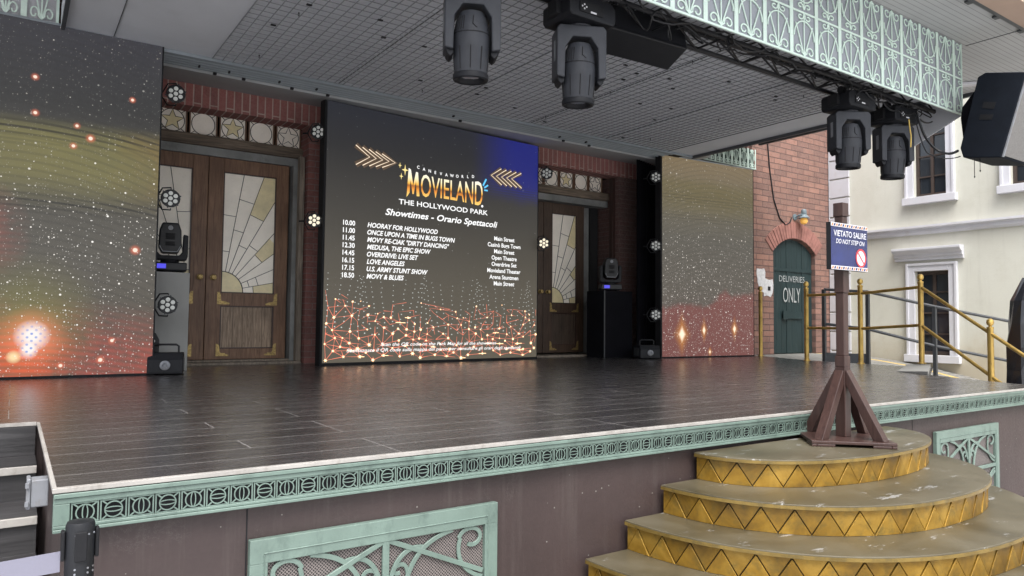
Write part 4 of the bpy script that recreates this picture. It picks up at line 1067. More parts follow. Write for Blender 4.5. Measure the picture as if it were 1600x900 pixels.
def floor_mover(loc, rz, label):
    """standing moving head seen from the front, base at z=0"""
    t = thing('moving_head_light', label, 'stage light', loc, rz, 'moving head stage lights')
    m = MB(); m.box(-.15, .15, -.12, .12, .015, .095); b = m.build('base', M['black'], t, bevel=.012)
    MB().box(-.11, -.03, -.1235, -.1205, .035, .078).build('lcd', M['lcd'], b)
    m = MB()
    for sx in (-.11, .11):
        for sy in (-.09, .09): m.lathe([(.015, 0), (.015, .014)], 8, Matrix.Translation((sx, sy, 0)))
    m.build('foot', M['matt_black'], b)
    m = MB(); m.xz([(-.145, .12), (.145, .12), (.158, .16), (.158, .36), (.115, .37), (.11, .2), (.08, .165), (-.08, .165), (-.11, .2), (-.115, .37), (-.158, .36), (-.158, .16)], -.06, .07); m.lathe([(.08, .095), (.08, .121)], 16); m.build('yoke', M['mover_dark'], t, bevel=.01)
    m = MB(); m.xz([(-.1, .25), (-.07, .185), (.07, .185), (.1, .25), (.095, .4), (.07, .47), (-.07, .47), (-.095, .4)], -.11, .09); hd = m.build('head', M['black'], t, bevel=.014)
    m = MB(); m.ribbon([(-.09, .25), (-.062, .195), (.062, .195), (.09, .25)], .008, -.114, -.111); m.build('trim', M['elec'], hd)
    m = MB(); m.box(-.04, .04, -.114, -.1102, .31, .37); m.box(-.04, .04, -.114, -.1102, .25, .29); m.build('vent', M['matt_black'], hd)
    m = MB(); m.lathe([(.022, 0), (.022, .003), (0, .003)], 14, Matrix.Translation((0, -.1105, .42)) @ Matrix.Rotation(R(90), 4, 'X'), caps=False); m.build('badge', M['elec'], hd)
floor_mover((1.21, 7.52, .925), R(-8), 'standing moving head light with blue display on the grey plinth')
floor_mover((7.10, 7.8, .955), R(-30), 'standing moving head light with blue display on the black plinth')

pl = tag(MB().box(.75, 1.37, 7.38, 7.85, 0, .925).build('plinth', M['plinth'], None, bevel=.004), 'tall grey plinth beside the left LED wall', 'plinth')
pb = thing('plinth', 'tall black plinth in front of the right hand doorway', 'plinth', (7.12, 7.83, 0), 0)
MB().box(-.27, .27, -.19, .19, 0, .95).build('box', M['drape'], pb, bevel=.004)
MB().box(-.272, -.258, -.1935, -.1795, 0, .951).build('corner_strip', M['darksteel'], pb)

def fog_machine(loc, rz, label):
    t = thing('fog_machine', label, 'fog machine', loc, rz, 'fog machines on the stage floor')
    m = MB(); m.yz([(-.17, .01), (.17, .01), (.17, .17), (.05, .19), (-.13, .19), (-.17, .13)], -.14, .14); b = m.build('body', M['mover_dark'], t, bevel=.006)
    MB().lathe([(.042, 0), (.042, .012), (.03, .02), (.02, .02), (.016, .004), (0, .004)], 20, Matrix.Translation((.0, -.17, .085)) @ Matrix.Rotation(R(90), 4, 'X'), caps=False).build('nozzle', M['elec'], b, smooth=True)
    m = MB(); m.tube([(-.1, -.02, .19), (-.1, -.02, .245), (-.08, -.02, .26), (.08, -.02, .26), (.1, -.02, .245), (.1, -.02, .19)], .009, 8); m.build('handle', M['black'], t, smooth=True)
    m = MB(); m.box(-.12, .12, -.174, -.1705, .02, .03); m.build('foot_strip', M['matt_black'], b)
    m = MB(); m.box(-.145, -.1405, -.1, .1, .04, .15); m.box(.1405, .145, -.1, .1, .04, .15); m.build('side_plate', M['darksteel'], b)
fog_machine((1.13, 7.02, 0), R(-12), 'black fog machine with a silver nozzle at the foot of the left LED wall')
fog_machine((7.33, 7.3, 0), R(-26), 'black fog machine with a ringed nozzle beside the right LED wall')
# small effects unit behind the left fog machine
fx = thing('effect_light', 'small black tilted effect light with holes behind the left fog machine', 'stage light', (.98, 7.1, 0), R(-10))
m = MB(); m.xz([(-.1, .0), (.1, .0), (.1, .3), (.07, .36), (-.08, .36)], -.03, .06); b = m.build('body', M['black'], fx, bevel=.006)
m = MB()
for z in (.15, .22, .29): m.lathe([(.018, 0), (.018, .004), (0, .004)], 12, Matrix.Translation((.05, -.0305, z)) @ Matrix.Rotation(R(90), 4, 'X'), caps=False)
m.build('lens', M['par_lens'], b)

# par cans on the screen edges
def par_can(lit=False):
    t = thing('par_can', '', 'stage light', (0, 0, 0), 0, 'seven lens par cans on the screen edges')
    q = Matrix.Rotation(R(90), 4, 'X')
    m = MB(); m.lathe([(.03, -.14), (.075, -.12), (.098, -.03), (.1, .0), (.1, .012), (.093, .014), (.09, .002), (0, .002)], 20, q, caps=False); b = m.build('housing', M['black'], t, smooth=True)
    m = MB()
    for k in range(6):
        a = k*math.pi/3+.26; m.lathe([(.008, 0), (.008, .02)], 6, Matrix.Translation((.104*math.cos(a), 0, .104*math.sin(a))) @ q)
    m.build('screw', M['darksteel'], b)
    pts = [(0, 0)]+[(.058*math.cos(k*math.pi/3+.5), .058*math.sin(k*math.pi/3+.5)) for k in range(6)]
    for (u, v) in pts:
        MB().lathe([(.0235, .003), (.0225, .009), (.012, .012), (0, .0125)], 12, Matrix.Translation((u, 0, v)) @ q, caps=False).build('lens', M['par_lens_lit' if lit else 'par_lens'], b, smooth=True)
    m = MB(); m.tube([(0, .03, .108), (0, .03, .125), (-.09, .06, .12), (-.15, .1, .02), (-.15, .1, -.02), (-.09, .06, -.12), (0, .03, -.125), (0, .03, -.108)], .008, 6); m.tube([(-.15, .1, .0), (-.22, .12, 0)], .012, 6); m.build('bracket', M['black'], t, smooth=True)
    return t
p0 = par_can(); p1 = par_can(True)
D = [((1.13, 6.97, 2.50), -14, 'unlit par can over the left doorway, topmost on the left LED wall edge'), ((1.115, 6.97, 1.555), -14, 'unlit par can above the grey plinth moving head'),
     ((1.12, 6.97, .61), -14, 'unlit par can in front of the grey plinth, above the fog machine'), ((2.66, 7.6, 2.535), -28, 'small unlit par can at the upper left edge of the central LED wall'),
     ((5.86, 7.7, 2.50), -40, 'unlit par can overlapping the star transom right of the central LED wall'), ((7.50, 7.28, 2.585), -44, 'topmost unlit par can on the left edge of the right LED wall'),
     ((7.50, 7.28, 1.60), -44, 'middle unlit par can on the left edge of the right LED wall'), ((7.50, 7.28, .615), -44, 'lowest unlit par can on the right LED wall edge, over the fog machine')]
p0.scale = p1.scale = (.8, .8, .8)
for i, (l, r_, s) in enumerate(D): place(p0, i == 0, l, R(r_), s)
place(p1, True, (2.64, 7.6, 1.565), R(-28), 'glowing warm par can at the left edge of the central LED wall')
place(p1, False, (5.82, 7.7, 1.55), R(-40), 'glowing warm par can right of the central LED wall, before the door glass')

# speaker hung behind the fascia
hsx = thing('hung_speaker', 'black wedge speaker hung from the truss behind the lattice fascia', 'speaker', (3.87, 4.06, 2.855), R(-3))
qm = Matrix.Rotation(R(-18), 4, 'X')
m = MB(); m.prism([(-.17, 0), (.17, 0), (.17, -.2), (.1, -.3), (-.14, -.27)], -.43, .43, lambda u, v, t_: tuple(qm @ Vector((t_, u, v)))); b = m.build('cabinet', M['black'], hsx, bevel=.008)
m = MB(); m.prism([(-.172, -.03), (-.147, -.255), (-.151, -.256), (-.176, -.031)], -.3, .4, lambda u, v, t_: tuple(qm @ Vector((t_, u, v)))); m.build('grille', M['mover_dark'], b)
m = MB(); m.box(-.3, -.27, -.02, .02, -.02, .12); m.box(.27, .3, -.02, .02, -.02, .12); m.build('bracket', M['darksteel'], hsx)

# big speaker at the right
bs = thing('line_speaker', 'large black loudspeaker chained up at the right beside the fascia corner', 'speaker', (0, 0, 0))
xs = 7.58
# side outline in (y,z), leaning forward
S = [(2.93, 2.075), (3.26, 2.135), (3.285, 2.235), (3.115, 2.895), (3.05, 2.92), (2.705, 2.83)]
m = MB(); m.yz(S, xs, xs+.62); cb = m.build('cabinet', paint('blue_black_cabinet', (.007, .0095, .015), .75, .15, 10, spec=.15), bs, bevel=.012)
m = MB(); m.yz([(2.927, 2.10), (2.712, 2.805), (2.702, 2.80), (2.915, 2.095)], xs+.03, xs+.6); m.build('grille', paint('grey_speaker_grille', (.15, .145, .14), .7, .2, 60), cb)
m = MB(); m.yz([(2.925, 2.083), (2.708, 2.823), (2.699, 2.82), (2.913, 2.08)], xs+.004, xs+.028); m.build('grille_edge', M['elec'], cb)
m = MB(); m.yz([(2.98, 2.55), (3.08, 2.58), (3.065, 2.64), (2.96, 2.61)], xs-.004, xs+.001); m.yz([(3.0, 2.45), (3.11, 2.475), (3.095, 2.525), (2.985, 2.5)], xs-.004, xs+.001); m.build('handle', M['matt_black'], cb)
m = MB()
for i in range(9):
    c = Vector((xs+.3, 2.78+.02*math.sin(i), 2.87+.055*i))
    a = [c+Vector(((.012*math.cos(k*math.pi/5) if i % 2 else 0), (0 if i % 2 else .012*math.cos(k*math.pi/5)), .033*math.sin(k*math.pi/5))) for k in range(11)]
    m.tube(a, .005, 5, caps=False)
m.build('chain', M['darksteel'], bs)
m = MB(); m.yz([(3.28, 2.26), (3.29, 2.28), (3.315, 2.55), (3.30, 2.66), (3.18, 2.80)], xs+.1, xs+.13); m.build('rear_flap', M['drape'], bs)
for k, (y, zl) in enumerate(((3.18, 1.94), (3.13, 1.99))):
    hang = tag(MB().tube([(xs+.05, y, 2.12), (xs+.05, y, zl)], .003, 5).build('cord', M['black'], None), ('longer' if k == 0 else 'shorter')+' thin cord with a knob dangling under the big right speaker', 'cord')
    MB().lathe([(.001, .012), (.008, .0), (.001, -.014)], 8, Matrix.Translation((xs+.05, y, zl))).build('knob', M['black'], hang, smooth=True)

bt = thing('batten_lamp', 'small unlit batten lamp fixed to the higher soffit above the right speaker', 'lamp', (9.25, 3.98, 3.40), R(-47))
MB().box(-.24, .24, -.045, .045, -.035, .0).build('body', M['white_trim'], bt, bevel=.006)
MB().box(.2405, .30, -.05, .05, -.06, .0).build('end_box', paint('yellowed_plastic', (.5, .42, .25), .5, .2, 10), bt, bevel=.005)
rc = random.Random(21)
for k, (xa, xb, lb) in enumerate(((6.1, 6.9, 'tangled black cable coiled on the truss above the left one of the right hand pair'), (6.9, 7.7, 'tangled black cable coiled on the truss end near the fascia corner'), (3.4, 4.6, 'loose black cable drooping along the truss beside the hung speaker'))):
    P = []
    for i in range(46):
        f = i/45; P.append((xa+(xb-xa)*f+.07*math.sin(f*29+k), 3.66+.07*math.cos(f*23+k), 2.69+.055*math.sin(f*31+2*k)-.03*math.sin(f*3.14)))
    tag(MB().tube(P, .0065, 6).build('cable', M['black'], None, smooth=True), lb, 'cable')

# ------------------------------------------------------------------ handrails at the right end
rail = thing('brass_handrail', 'brass handrail with ball topped posts along the right end of the stage', 'handrail', (0, 0, 0))
posts = [(9.62, 7.1, 0.0), (9.03, 5.92, 0), (8.95, 5.1, 0), (8.80, 4.275, .05), (8.44, 3.4, -.48)]
for i, (x, y, z) in enumerate(posts):
    h = 1.06 if i < 3 else 1.02
    m = MB(); m.lathe([(.045, 0), (.045, .012), (.03, .016), (.03, h-.075), (.033, h-.07), (.033, h-.055), (.016, h-.05), (.016, h-.04), (.03, h-.03), (.036, h-.005), (.03, h+.02), (.014, h+.033), (.0, h+.035)], 18, Matrix.Translation((x, y, z)), caps=False)
    m.build('post', M['brass'], rail, smooth=True)
m = MB()
for (a, b) in ((1, 2), (2, 3), (3, 4)):
    A, B = Vector(posts[a]), Vector(posts[b])
    for dz in (.90, .45): m.tube([A+Vector((0, 0, dz)), B+Vector((0, 0, dz))], .019, 10)
A = Vector(posts[4]); dd = (Vector(posts[4])-Vector(posts[3])).normalized()
for dz in (.90, .45): m.tube([A+Vector((0, 0, dz)), A+Vector((0, 0, dz))+dd*1.1], .019, 10)
m.build('rail', M['brass'], rail, smooth=True)

dk = thing('steel_handrail', 'dark grey steel handrail descending the sloping path by cream wall', 'handrail', (0, 0, 0))
dp_ = [(9.5, 5.95, -.02, 1.02), (9.75, 5.45, -.12, 1.08), (10.35, 4.85, -.36, 1.12), (11.1, 4.2, -.56, 1.12)]
for (x, y, z, h) in dp_: MB().box(x-.022, x+.022, y-.022, y+.022, z-.2, z+h).build('post', M['darksteel'], dk)
m = MB()
for (a, b) in zip(dp_, dp_[1:]):
    for fz in (1.0, .52):
        m.tube([(a[0], a[1], a[2]+a[3]*fz), (b[0], b[1], b[2]+b[3]*fz)], .02, 8)
m.build('rail', M['darksteel'], dk, smooth=True)
m = MB(); m.prism([(9.5, 5.95), (9.75, 5.45), (9.76, 5.46), (9.51, 5.96)], -.12, .1, lambda u, v, t_: (u, v, t_)); m.build('kick_plate', M['darksteel'], dk)
# low ramp plate on the floor edge
rp = MB(); T_ = [(7.8, 4.05), (7.57, 3.62), (8.85, 4.2), (9.0, 4.55)]
A = [rp.bm.verts.new((x, y, .0015)) for x, y in T_]; B = [rp.bm.verts.new((x, y, z)) for (x, y), z in zip(T_, (.004, .035, .045, .02))]
rp.bm.faces.new(A); rp.bm.faces.new(B[::-1])
for i in range(4): rp.bm.faces.new((A[i], B[i], B[(i+1) % 4], A[(i+1) % 4]))
tag(rp.build('ramp_plate', M['plinth'], None), 'low dark wedge ramp on the stage floor below the middle brass posts', 'ramp')

# wrapped object at the far right
wr = MB(); rw = random.Random(11)
rings = []
for k in range(9):
    z = -1.0+.235*k*1.08; r = (.2, .22, .21, .2, .19, .2, .19, .15, .04)[k]
    rings.append([wr.bm.verts.new((9.12+(r+rw.uniform(-.025, .025))*math.cos(a*math.pi/6), 3.3+(r+rw.uniform(-.025, .025))*math.sin(a*math.pi/6), z)) for a in range(12)])
for a, b in zip(rings, rings[1:]):
    for k in range(12): wr.bm.faces.new((a[k], a[(k+1) % 12], b[(k+1) % 12], b[k]))
wr.bm.faces.new(rings[-1])
tag(wr.build('wrapped_column', M['bag'], None), 'tall object wrapped in creased black plastic at the right edge', 'wrapped object')

# ------------------------------------------------------------------ brick building with the green door
bb = thing('brick_building', 'pink brick building with arched green door beside right LED wall', 'building', (0, 0, 0))
WY = 7.5; DX0, DX1, SPZ, CRZ = 10.51, 11.715, 1.74, 1.985
m = MB(); m.box(9.98, DX0, WY, WY+.35, -.05, 5.2); m.box(DX1, 12.168, WY, WY+.35, -.05, 5.2)
N = 20; arcpts = []
wd = (DX1-DX0)/2; sag = CRZ-SPZ; rad = (wd*wd+sag*sag)/(2*sag); xc = (DX0+DX1)/2; zc = CRZ-rad; a0 = math.asin(wd/rad)
for k in range(N+1):
    a = -a0+2*a0*k/N; arcpts.append((xc+rad*math.sin(a), zc+rad*math.cos(a)))
m.xz(arcpts+[(DX1, 5.2), (DX0, 5.2)], WY, WY+.35)
m.build('wall', M['brick_pink'], bb)
m = MB(); m.box(9.965, 9.9795, WY-.0, 9.9, -.05, 5.2); m.box(9.9, 9.964, WY+.05, 9.9, 0, 5.2); m.build('side_wall', M['brick_pink_side'], bb)
m = MB(); nb = 21
for k in range(nb):
    a = (-a0+2*a0*(k+.06)/nb)*1.04; b = (-a0+2*a0*(k+.94)/nb)*1.04
    P = [(xc+q*math.sin(t_), zc+q*math.cos(t_)) for q, t_ in ((rad+.004, a), (rad+.285, a), (rad+.285, b), (rad+.004, b))]
    m.xz(P, WY-.012-.004*(k % 2), WY+.05)
m.build('arch', M['arch_brick'], bb, bevel=.004, segs=1)
m = MB()
P = [(xc+q*math.sin(t_), zc+q*math.cos(t_)) for q, t_ in [(rad+.002, -a0*1.045+2*a0*1.045*k/20) for k in range(21)]+[(rad+.288, a0*1.045-2*a0*1.045*k/20) for k in range(21)]]
m.xz(P, WY-.006, WY+.04); m.build('arch_mortar', M['mortar'], bb)
nb = 8; bwid = (DX1-DX0-.02)/nb; m = MB()
for k in range(nb):
    x0 = DX0+.01+bwid*k; x1 = x0+bwid-.007
    top = lambda x: zc+math.sqrt(max(0, (rad-.012)**2-(x-xc)**2))
    m.xz([(x0, .005), (x1, .005), (x1, top(x1)), ((x0+x1)/2, top((x0+x1)/2)), (x0, top(x0))], WY+.06+.003*(k % 3), WY+.1)
gd = m.build('door', M['green_door'], bb, bevel=.004, segs=1)
MB().box(DX0+.002, DX1-.002, WY+.1, WY+.34, .0, SPZ).build('door_backing', M['interior'], bb)
m = MB(); m.box(DX0+.03, DX1-.03, WY+.05, WY+.0595, 1.41, 1.47); m.box(DX0+.33, xc+.25, WY+.035, WY+.0595, .60, .72); m.box(DX0+.30, DX0+.42, WY+.02, WY+.0345, .585, .735); m.build('bolt', M['green_door'], gd)
m = MB(); m.text('DELIVERIES', 10.74, 11.47, 1.235, 1.335, WY+.05, 0, -.006)
m.text('ONLY', 10.85, 11.34, .88, 1.13, WY+.05, 0, -.004); m.build('lettering', M['white'], gd)
# wall lamp
wlp = thing('wall_lamp', 'small blue grey wall lamp with amber bulb over the green door', 'lamp', (11.12, WY, 2.36)); wlp.scale = (.8, .8, .8)
m = MB(); m.lathe([(.07, 0), (.07, .02), (.03, .03)], 16, Matrix.Rotation(R(90), 4, 'X')); m.tube([(0, -.03, 0), (.0, -.1, .03), (.03, -.15, .05), (.08, -.16, .05)], .018, 8); m.build('arm', M['steel_blue'], wlp, smooth=True)
m = MB(); m.lathe([(.0, .17), (.045, .165), (.06, .13), (.06, .06), (.055, .05), (.075, .02), (.12, -.02), (.12, -.03), (.06, -.03)], 20, Matrix.Translation((.1, -.16, 0)), caps=False); m.build('shade', M['steel_blue'], wlp, smooth=True)
m = MB(); m.lathe([(.05, -.025), (.075, -.06), (.08, -.1), (.06, -.14), (.02, -.16), (0, -.162)], 18, Matrix.Translation((.1, -.16, 0)), caps=False); m.build('bulb', M['bulb'], wlp, smooth=True)
tag(MB().tube([(10.36, WY-.012, 3.6), (10.42, WY-.012, 3.1), (10.52, WY-.012, 2.62), (10.68, WY-.012, 2.31), (10.85, WY-.012, 2.2), (10.97, WY-.012, 2.26), (11.02, WY-.012, 2.34)], .011, 6).build('cable', M['black'], None, smooth=True), 'thin black cable running down the brick to the wall lamp', 'cable')
for k, (u0, u1, z0, z1, an, lb) in enumerate(((10.06, 10.31, 1.10, 1.44, 8, 'torn weathered paper notice on the brick left of green door, uppermost of three'), (10.24, 10.5, .94, 1.28, -9, 'torn paper notice with a dark square beside the green door'), (10.14, 10.28, 1.02, 1.14, -4, 'small torn paper scrap low on the brick by green door'))):
    cxx, czz = (u0+u1)/2, (z0+z1)/2; P = []
    for q in range(14):
        a = q/14*2*math.pi; ru, rv = (u1-u0)/2*rw.uniform(.85, 1.12), (z1-z0)/2*rw.uniform(.85, 1.1)
        c_, s_ = math.cos(a), math.sin(a); sc_ = 1/max(abs(c_), abs(s_))
        uu, vv = ru*c_*sc_*.9, rv*s_*sc_*.9; P.append((cxx+uu*math.cos(R(an))-vv*math.sin(R(an)), czz+uu*math.sin(R(an))+vv*math.cos(R(an))))
    pn = tag(MB().xz(P, WY-.004-.002*k, WY-.001-.002*k).build('paper_notice', M['paper'], None), lb, 'notice')
    if k == 1: MB().box(cxx-.02, cxx+.05, WY-.0095, WY-.0065, czz-.05, czz+.02).build('dark_patch', M['matt_black'], pn)

# ------------------------------------------------------------------ cream building
yb = thing('cream_building', 'cream rendered building with white window surrounds beyond the brass handrails', 'building', (0, 0, 0))
FX = 12.17; Y1, Y0_ = 7.49, -3.0; ZT = 6.2
holes = [(5.475, 5.985, 2.60, 3.95), (4.05, 4.58, 2.60, 3.95), (5.465, 5.99, .03, 1.385)]
m = MB()
ys = sorted({Y0_, Y1, *[h[0] for h in holes], *[h[1] for h in holes]}); zs = sorted({GZ-.05, ZT, *[h[2] for h in holes], *[h[3] for h in holes]})
for a, b in zip(ys, ys[1:]):
    run = None
    for c, d in zip(zs, zs[1:]):
        ym, zm = (a+b)/2, (c+d)/2
        if any(h[0] < ym < h[1] and h[2] < zm < h[3] for h in holes): continue
        m.box(FX, FX+.3, a, b, c, d)
bmesh.ops.remove_doubles(m.bm, verts=m.bm.verts, dist=1e-5)
m.build('wall', M['cream'], yb)
m = MB(); m.box(FX+.31, FX+6, Y0_, Y1, GZ, ZT); m.build('interior', M['interior'], yb)
m = MB(); z = -.3
k = 0
while z < ZT-.4:
    m.box(FX-.035, FX-.0005, 7.10, 7.487, z+.012, z+.33); z += .342; k += 1
m.build('quoin', M['quoin'], yb, bevel=.006)
m = MB(); m.yz([], 0, 0) if False else None
m.prism([(-.11, 2.125), (-.11, 2.09), (-.06, 2.07), (-.06, 2.02), (-.03, 1.985), (-.0005, 1.985), (-.0005, 2.125)], Y0_, 7.09, lambda u, v, t_: (FX+u, t_, v)); m.build('cornice', M['white_trim'], yb)
def window(a, b, z0, z1, door=False):
    fo = .13
    m = MB(); d0 = FX-.045
    m.box(d0, FX-.0006, a-fo, a, z0-.0, z1+fo); m.box(d0, FX-.0006, b, b+fo, z0, z1+fo); m.box(d0, FX-.0006, a+.0002, b-.0002, z1, z1+fo)
    m.box(d0-.02, d0-.0002, a-fo, a-fo+.04, z0, z1+fo); m.box(d0-.02, d0-.0002, b+fo-.04, b+fo, z0, z1+fo); m.box(d0-.02, d0-.0002, a-fo+.0402, b+fo-.0402, z1+fo-.04, z1+fo)
    w_ = m.build('window_frame', M['white_trim'], yb, bevel=.004)
    m = MB(); m.box(FX-.1, FX-.0003, a-fo-.03, b+fo+.03, z0-.12, z0-.0005); m.build('sill', M['white_trim'], w_, bevel=.006)
    m = MB(); m.box(FX+.1, FX+.12, a, b, z0, z1); m.build('pane', M['dark_glass'], w_)
    m = MB(); q = FX+.07
    m.box(q, q+.0295, a, a+.05, z0, z1); m.box(q, q+.0295, b-.05, b, z0, z1); m.box(q, q+.0295, a+.0502, b-.0502, z0, z0+.06); m.box(q, q+.0295, a+.0502, b-.0502, z1-.06, z1); c = (a+b)/2
    m.box(q-.002, q+.029, c-.022, c+.022, z0+.0602, z1-.0602)
    nb_ = 4
    for i in range(1, nb_):
        zz = z0+(z1-z0)*i/nb_
        m.box(q+.002, q+.0285, a+.0502, c-.0222, zz-.012, zz+.012); m.box(q+.002, q+.0285, c+.0222, b-.0502, zz-.012, zz+.012)
    m.build('sash', M['frame_brown'], w_)
    return w_
window(*holes[0]); window(*holes[1])
dw = window(*holes[2])
m = MB()
m.prism([(-.05, 1.56), (-.05, 1.60), (-.08, 1.62), (-.08, 1.66), (-.14, 1.70), (-.16, 1.73), (-.16, 1.765), (-.0005, 1.765), (-.0005, 1.56)], 5.24, 6.30, lambda u, v, t_: (FX+u, t_, v)); m.build('pediment', M['white_trim'], yb, bevel=.004)

# ------------------------------------------------------------------ sign on the top step
sg = thing('warning_sign', 'dark brown wooden post sign with a blue do not step on board', 'sign', (3.70, 2.212, -.14))
m = MB(); q45 = Matrix.Rotation(R(45), 4, 'Z')
m.box(-.205, .205, -.205, .205, .014, .03, q45)
for sx in (-1, 1): m.box(sx*.145-.06, sx*.145+.06, -.205, -.18, 0.0005, .0138, q45); m.box(sx*.145-.06, sx*.145+.06, .18, .205, 0.0005, .0138, q45); m.box(-.205 if sx < 0 else .18, -.18 if sx < 0 else .205, -.085-.0, .085, .004, .0137, q45) if False else None
for sx in (-1, 1): m.box(sx*.1925-.0125, sx*.1925+.0125, -.179, -.09, .0005, .0136, q45); m.box(sx*.1925-.0125, sx*.1925+.0125, .09, .179, .0005, .0136, q45)
m.build('base', M['sign_brown'], sg, bevel=.003)
m = MB(); hw = .0285; rec = .0235
for (z0, z1, w_) in ((.0302, .40, hw), (.4003, .46, hw), (.4603, .80, rec), (.8003, 1.16, hw*.97), (1.1603, 1.215, rec), (1.2153, 1.29, hw)):
    m.box(-w_, w_, -w_, w_, z0, z1)
m.build('post', M['sign_brown'], sg, bevel=.003)
m = MB()
for (ax, ay) in ((1, 0), (-1, 0), (0, 1), (0, -1)):
    d = Vector((ax, ay, 0)); n = Vector((-ay, ax, 0))
    for_ = [(.235, .0303), (.175, .0303), (.029, .31), (.029, .375), (.034, .385)]
    A = [m.bm.verts.new(d*r+n*.024+Vector((0, 0, z))) for r, z in for_]; B = [m.bm.verts.new(d*r-n*.024+Vector((0, 0, z))) for r, z in for_]
    m.bm.faces.new(A); m.bm.faces.new(B[::-1])
    for i in range(5): m.bm.faces.new((A[i], B[i], B[(i+1) % 5], A[(i+1) % 5]))
m.build('brace', M['sign_brown'], sg, bevel=.002)
# board; local z = world z + .14
bx0, bx1, bz0, bz1, byf = -.190, .160, .918, 1.167, -.0565
m = MB(); m.box(bx0, bx1, byf, byf+.026, bz0, bz1); bd = m.build('board', M['matt_black'], sg); m = MB(); m.box(bx0+.001, bx1-.001, byf-.0008, byf-.0001, bz0+.001, bz1-.001); m.build('printed_face', M['blue_print'], bd)
E_ = byf-.0022
m = MB(); m.box(bx0+.0005, bx1-.0005, E_+.0002, byf-.0009, bz0+.0005, bz0+.021); m.box(bx0+.0005, bx1-.0005, E_+.0002, byf-.0009, bz1-.021, bz1-.0005); m.build('border', M['white_print'], bd)
for mt, off in (('orange', 0), ('blue_print', 1)):
    m = MB()
    for zz in (bz0+.004, bz1-.0175):
        for i in range(off, 17, 2):
            u = bx0+.004+i*.0203; m.xz([(u, zz), (u+.013, zz), (u+.019, zz+.013), (u+.006, zz+.013)], E_-.0006, E_)
    m.build('stripe', M[mt], bd)
m = MB(); m.text('VIETATO SALIRE', bx0+.024, bx1-.014, 1.096, 1.127, E_, 0, .016); m.text('DO NOT STEP ON', bx0+.044, bx1-.03, 1.058, 1.082, E_, .25, .012); m.build('lettering', M['white_print'], bd)
m = MB(); cx, cz = bx1-.068, .99; m.lathe([(.05, 0), (.05, .0006), (0, .0006)], 28, Matrix.Translation((cx, byf-.0012, cz)) @ Matrix.Rotation(R(90), 4, 'X'), caps=False); m.build('disc', M['white_print'], bd)
m = MB(); m.ribbon([(cx+.046*math.cos(k*math.pi/16), cz+.046*math.sin(k*math.pi/16)) for k in range(32)], .010, byf-.0032, byf-.0015, True)
m.ribbon([(cx-.032, cz+.032), (cx+.032, cz-.032)], 0.007, byf-.003, byf-.0015); m.build('prohibition_ring', M['red'], bd)

# ------------------------------------------------------------------ belt barrier at the lower left
def stanchion(loc, label):
    t = thing('belt_stanchion', label, 'barrier post', loc, 0, 'belt barrier posts')
    H = 1.135
    m = MB(); m.lathe([(.17, 0), (.17, .012), (.16, .02), (.05, .045), (.04, .05)], 28); m.build('base', M['black'], t, smooth=True)
    m = MB(); m.lathe([(.031, .05), (.031, H-.15), (.034, H-.148), (.034, H-.012), (.031, H-.003), (.0, H)], 24, caps=False); m.build('post', M['black'], t, smooth=True)
    m = MB()
    for a in range(4):
        m.box(.034, .043, -.014, .014, H-.098, H-.022, Matrix.Rotation(a*math.pi/2, 4, 'Z'))
    hd = m.build('belt_clip', M['matt_black'], t, bevel=.003)
    m = MB()
    for a in (R(-60), R(-30), R(-110)):
        for z in (H-.032, H-.118, H-.13): m.lathe([(.0026, 0), (.0026, .0018), (0, .0018)], 8, Matrix.Rotation(a, 4, 'Z') @ Matrix.Translation((.0338, 0, z)) @ Matrix.Rotation(R(90), 4, 'Y'), caps=False)
    m.build('screw', M['elec'], hd)
    return t
st1 = stanchion((.165, 2.215, GZ), 'black belt barrier post before the left end of the mint frieze')
s2 = copy_tree(st1); s2.location = (-2.0, 2.215, GZ); s2['label'] = 'black belt barrier post beyond the left edge holding the far end of the belt'
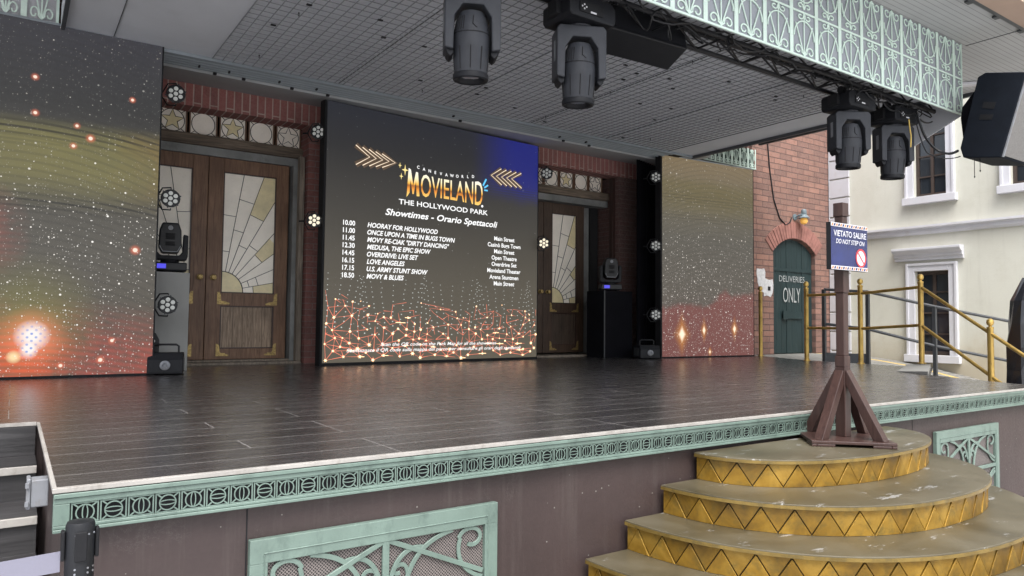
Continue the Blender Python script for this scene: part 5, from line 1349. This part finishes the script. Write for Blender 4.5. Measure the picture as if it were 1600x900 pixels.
bl = MB(); P = [(.122-2.08*i/12, 2.215, -.145-.045*math.sin(math.pi*i/12)*.6) for i in range(13)]
A = [[bl.bm.verts.new((x, y+dy, z+dz)) for (dy, dz) in ((-.001, .026), (-.001, -.026), (.001, -.026), (.001, .026))] for x, y, z in P]
for a, b in zip(A, A[1:]):
    for k in range(4): bl.bm.faces.new((a[k], a[(k+1) % 4], b[(k+1) % 4], b[k]))
tag(bl.build('barrier_belt', M['white_cloth'], None), 'pale lavender barrier belt stretched across the stairs from the black post', 'belt')

# ------------------------------------------------------------------ one object for each separate piece of these parts
SPLIT = {'edge_strip', 'quoin', 'brick_pier', 'lintel', 'lintel_facing', 'jamb', 'door_post', 'hanger', 'hook', 'carry_handle', 'clamp', 'arm_cap', 'latch', 'corner_ornament',
         'chevron', 'chevron_glow', 'sparkle', 'splash_mark', 'seam', 'side_plate', 'foot', 'handle', 'bracket', 'belt_clip', 'rail', 'bolt'}
_pieces = {}
def islands(me):
    if me.name in _pieces: return _pieces[me.name]
    p = list(range(len(me.vertices)))
    def find(i):
        while p[i] != i: p[i] = p[p[i]]; i = p[i]
        return i
    for f in me.polygons:
        v = f.vertices
        for q in v[1:]: p[find(q)] = find(v[0])
    groups = {}
    for f in me.polygons: groups.setdefault(find(f.vertices[0]), []).append(f)
    out = []
    if 1 < len(groups) <= 60:
        for fs in groups.values():
            ids = sorted({v for f in fs for v in f.vertices}); ix = {v: i for i, v in enumerate(ids)}
            m2 = bpy.data.meshes.new(me.name)
            m2.from_pydata([me.vertices[v].co[:] for v in ids], [], [[ix[v] for v in f.vertices] for f in fs])
            m2.materials.append(me.materials[0])
            if fs[0].use_smooth:
                m2.polygons.foreach_set('use_smooth', [True]*len(fs)); m2.set_sharp_from_angle(angle=R(35))
            out.append(m2)
    _pieces[me.name] = out
    return out
for o in [q for q in bpy.data.objects if q.type == 'MESH' and q.parent and q.name.split('.')[0] in SPLIT]:
    ps = islands(o.data)
    if not ps: continue
    o.data = ps[0]
    for m2 in ps[1:]:
        c = o.copy(); c.data = m2; C.objects.link(c)
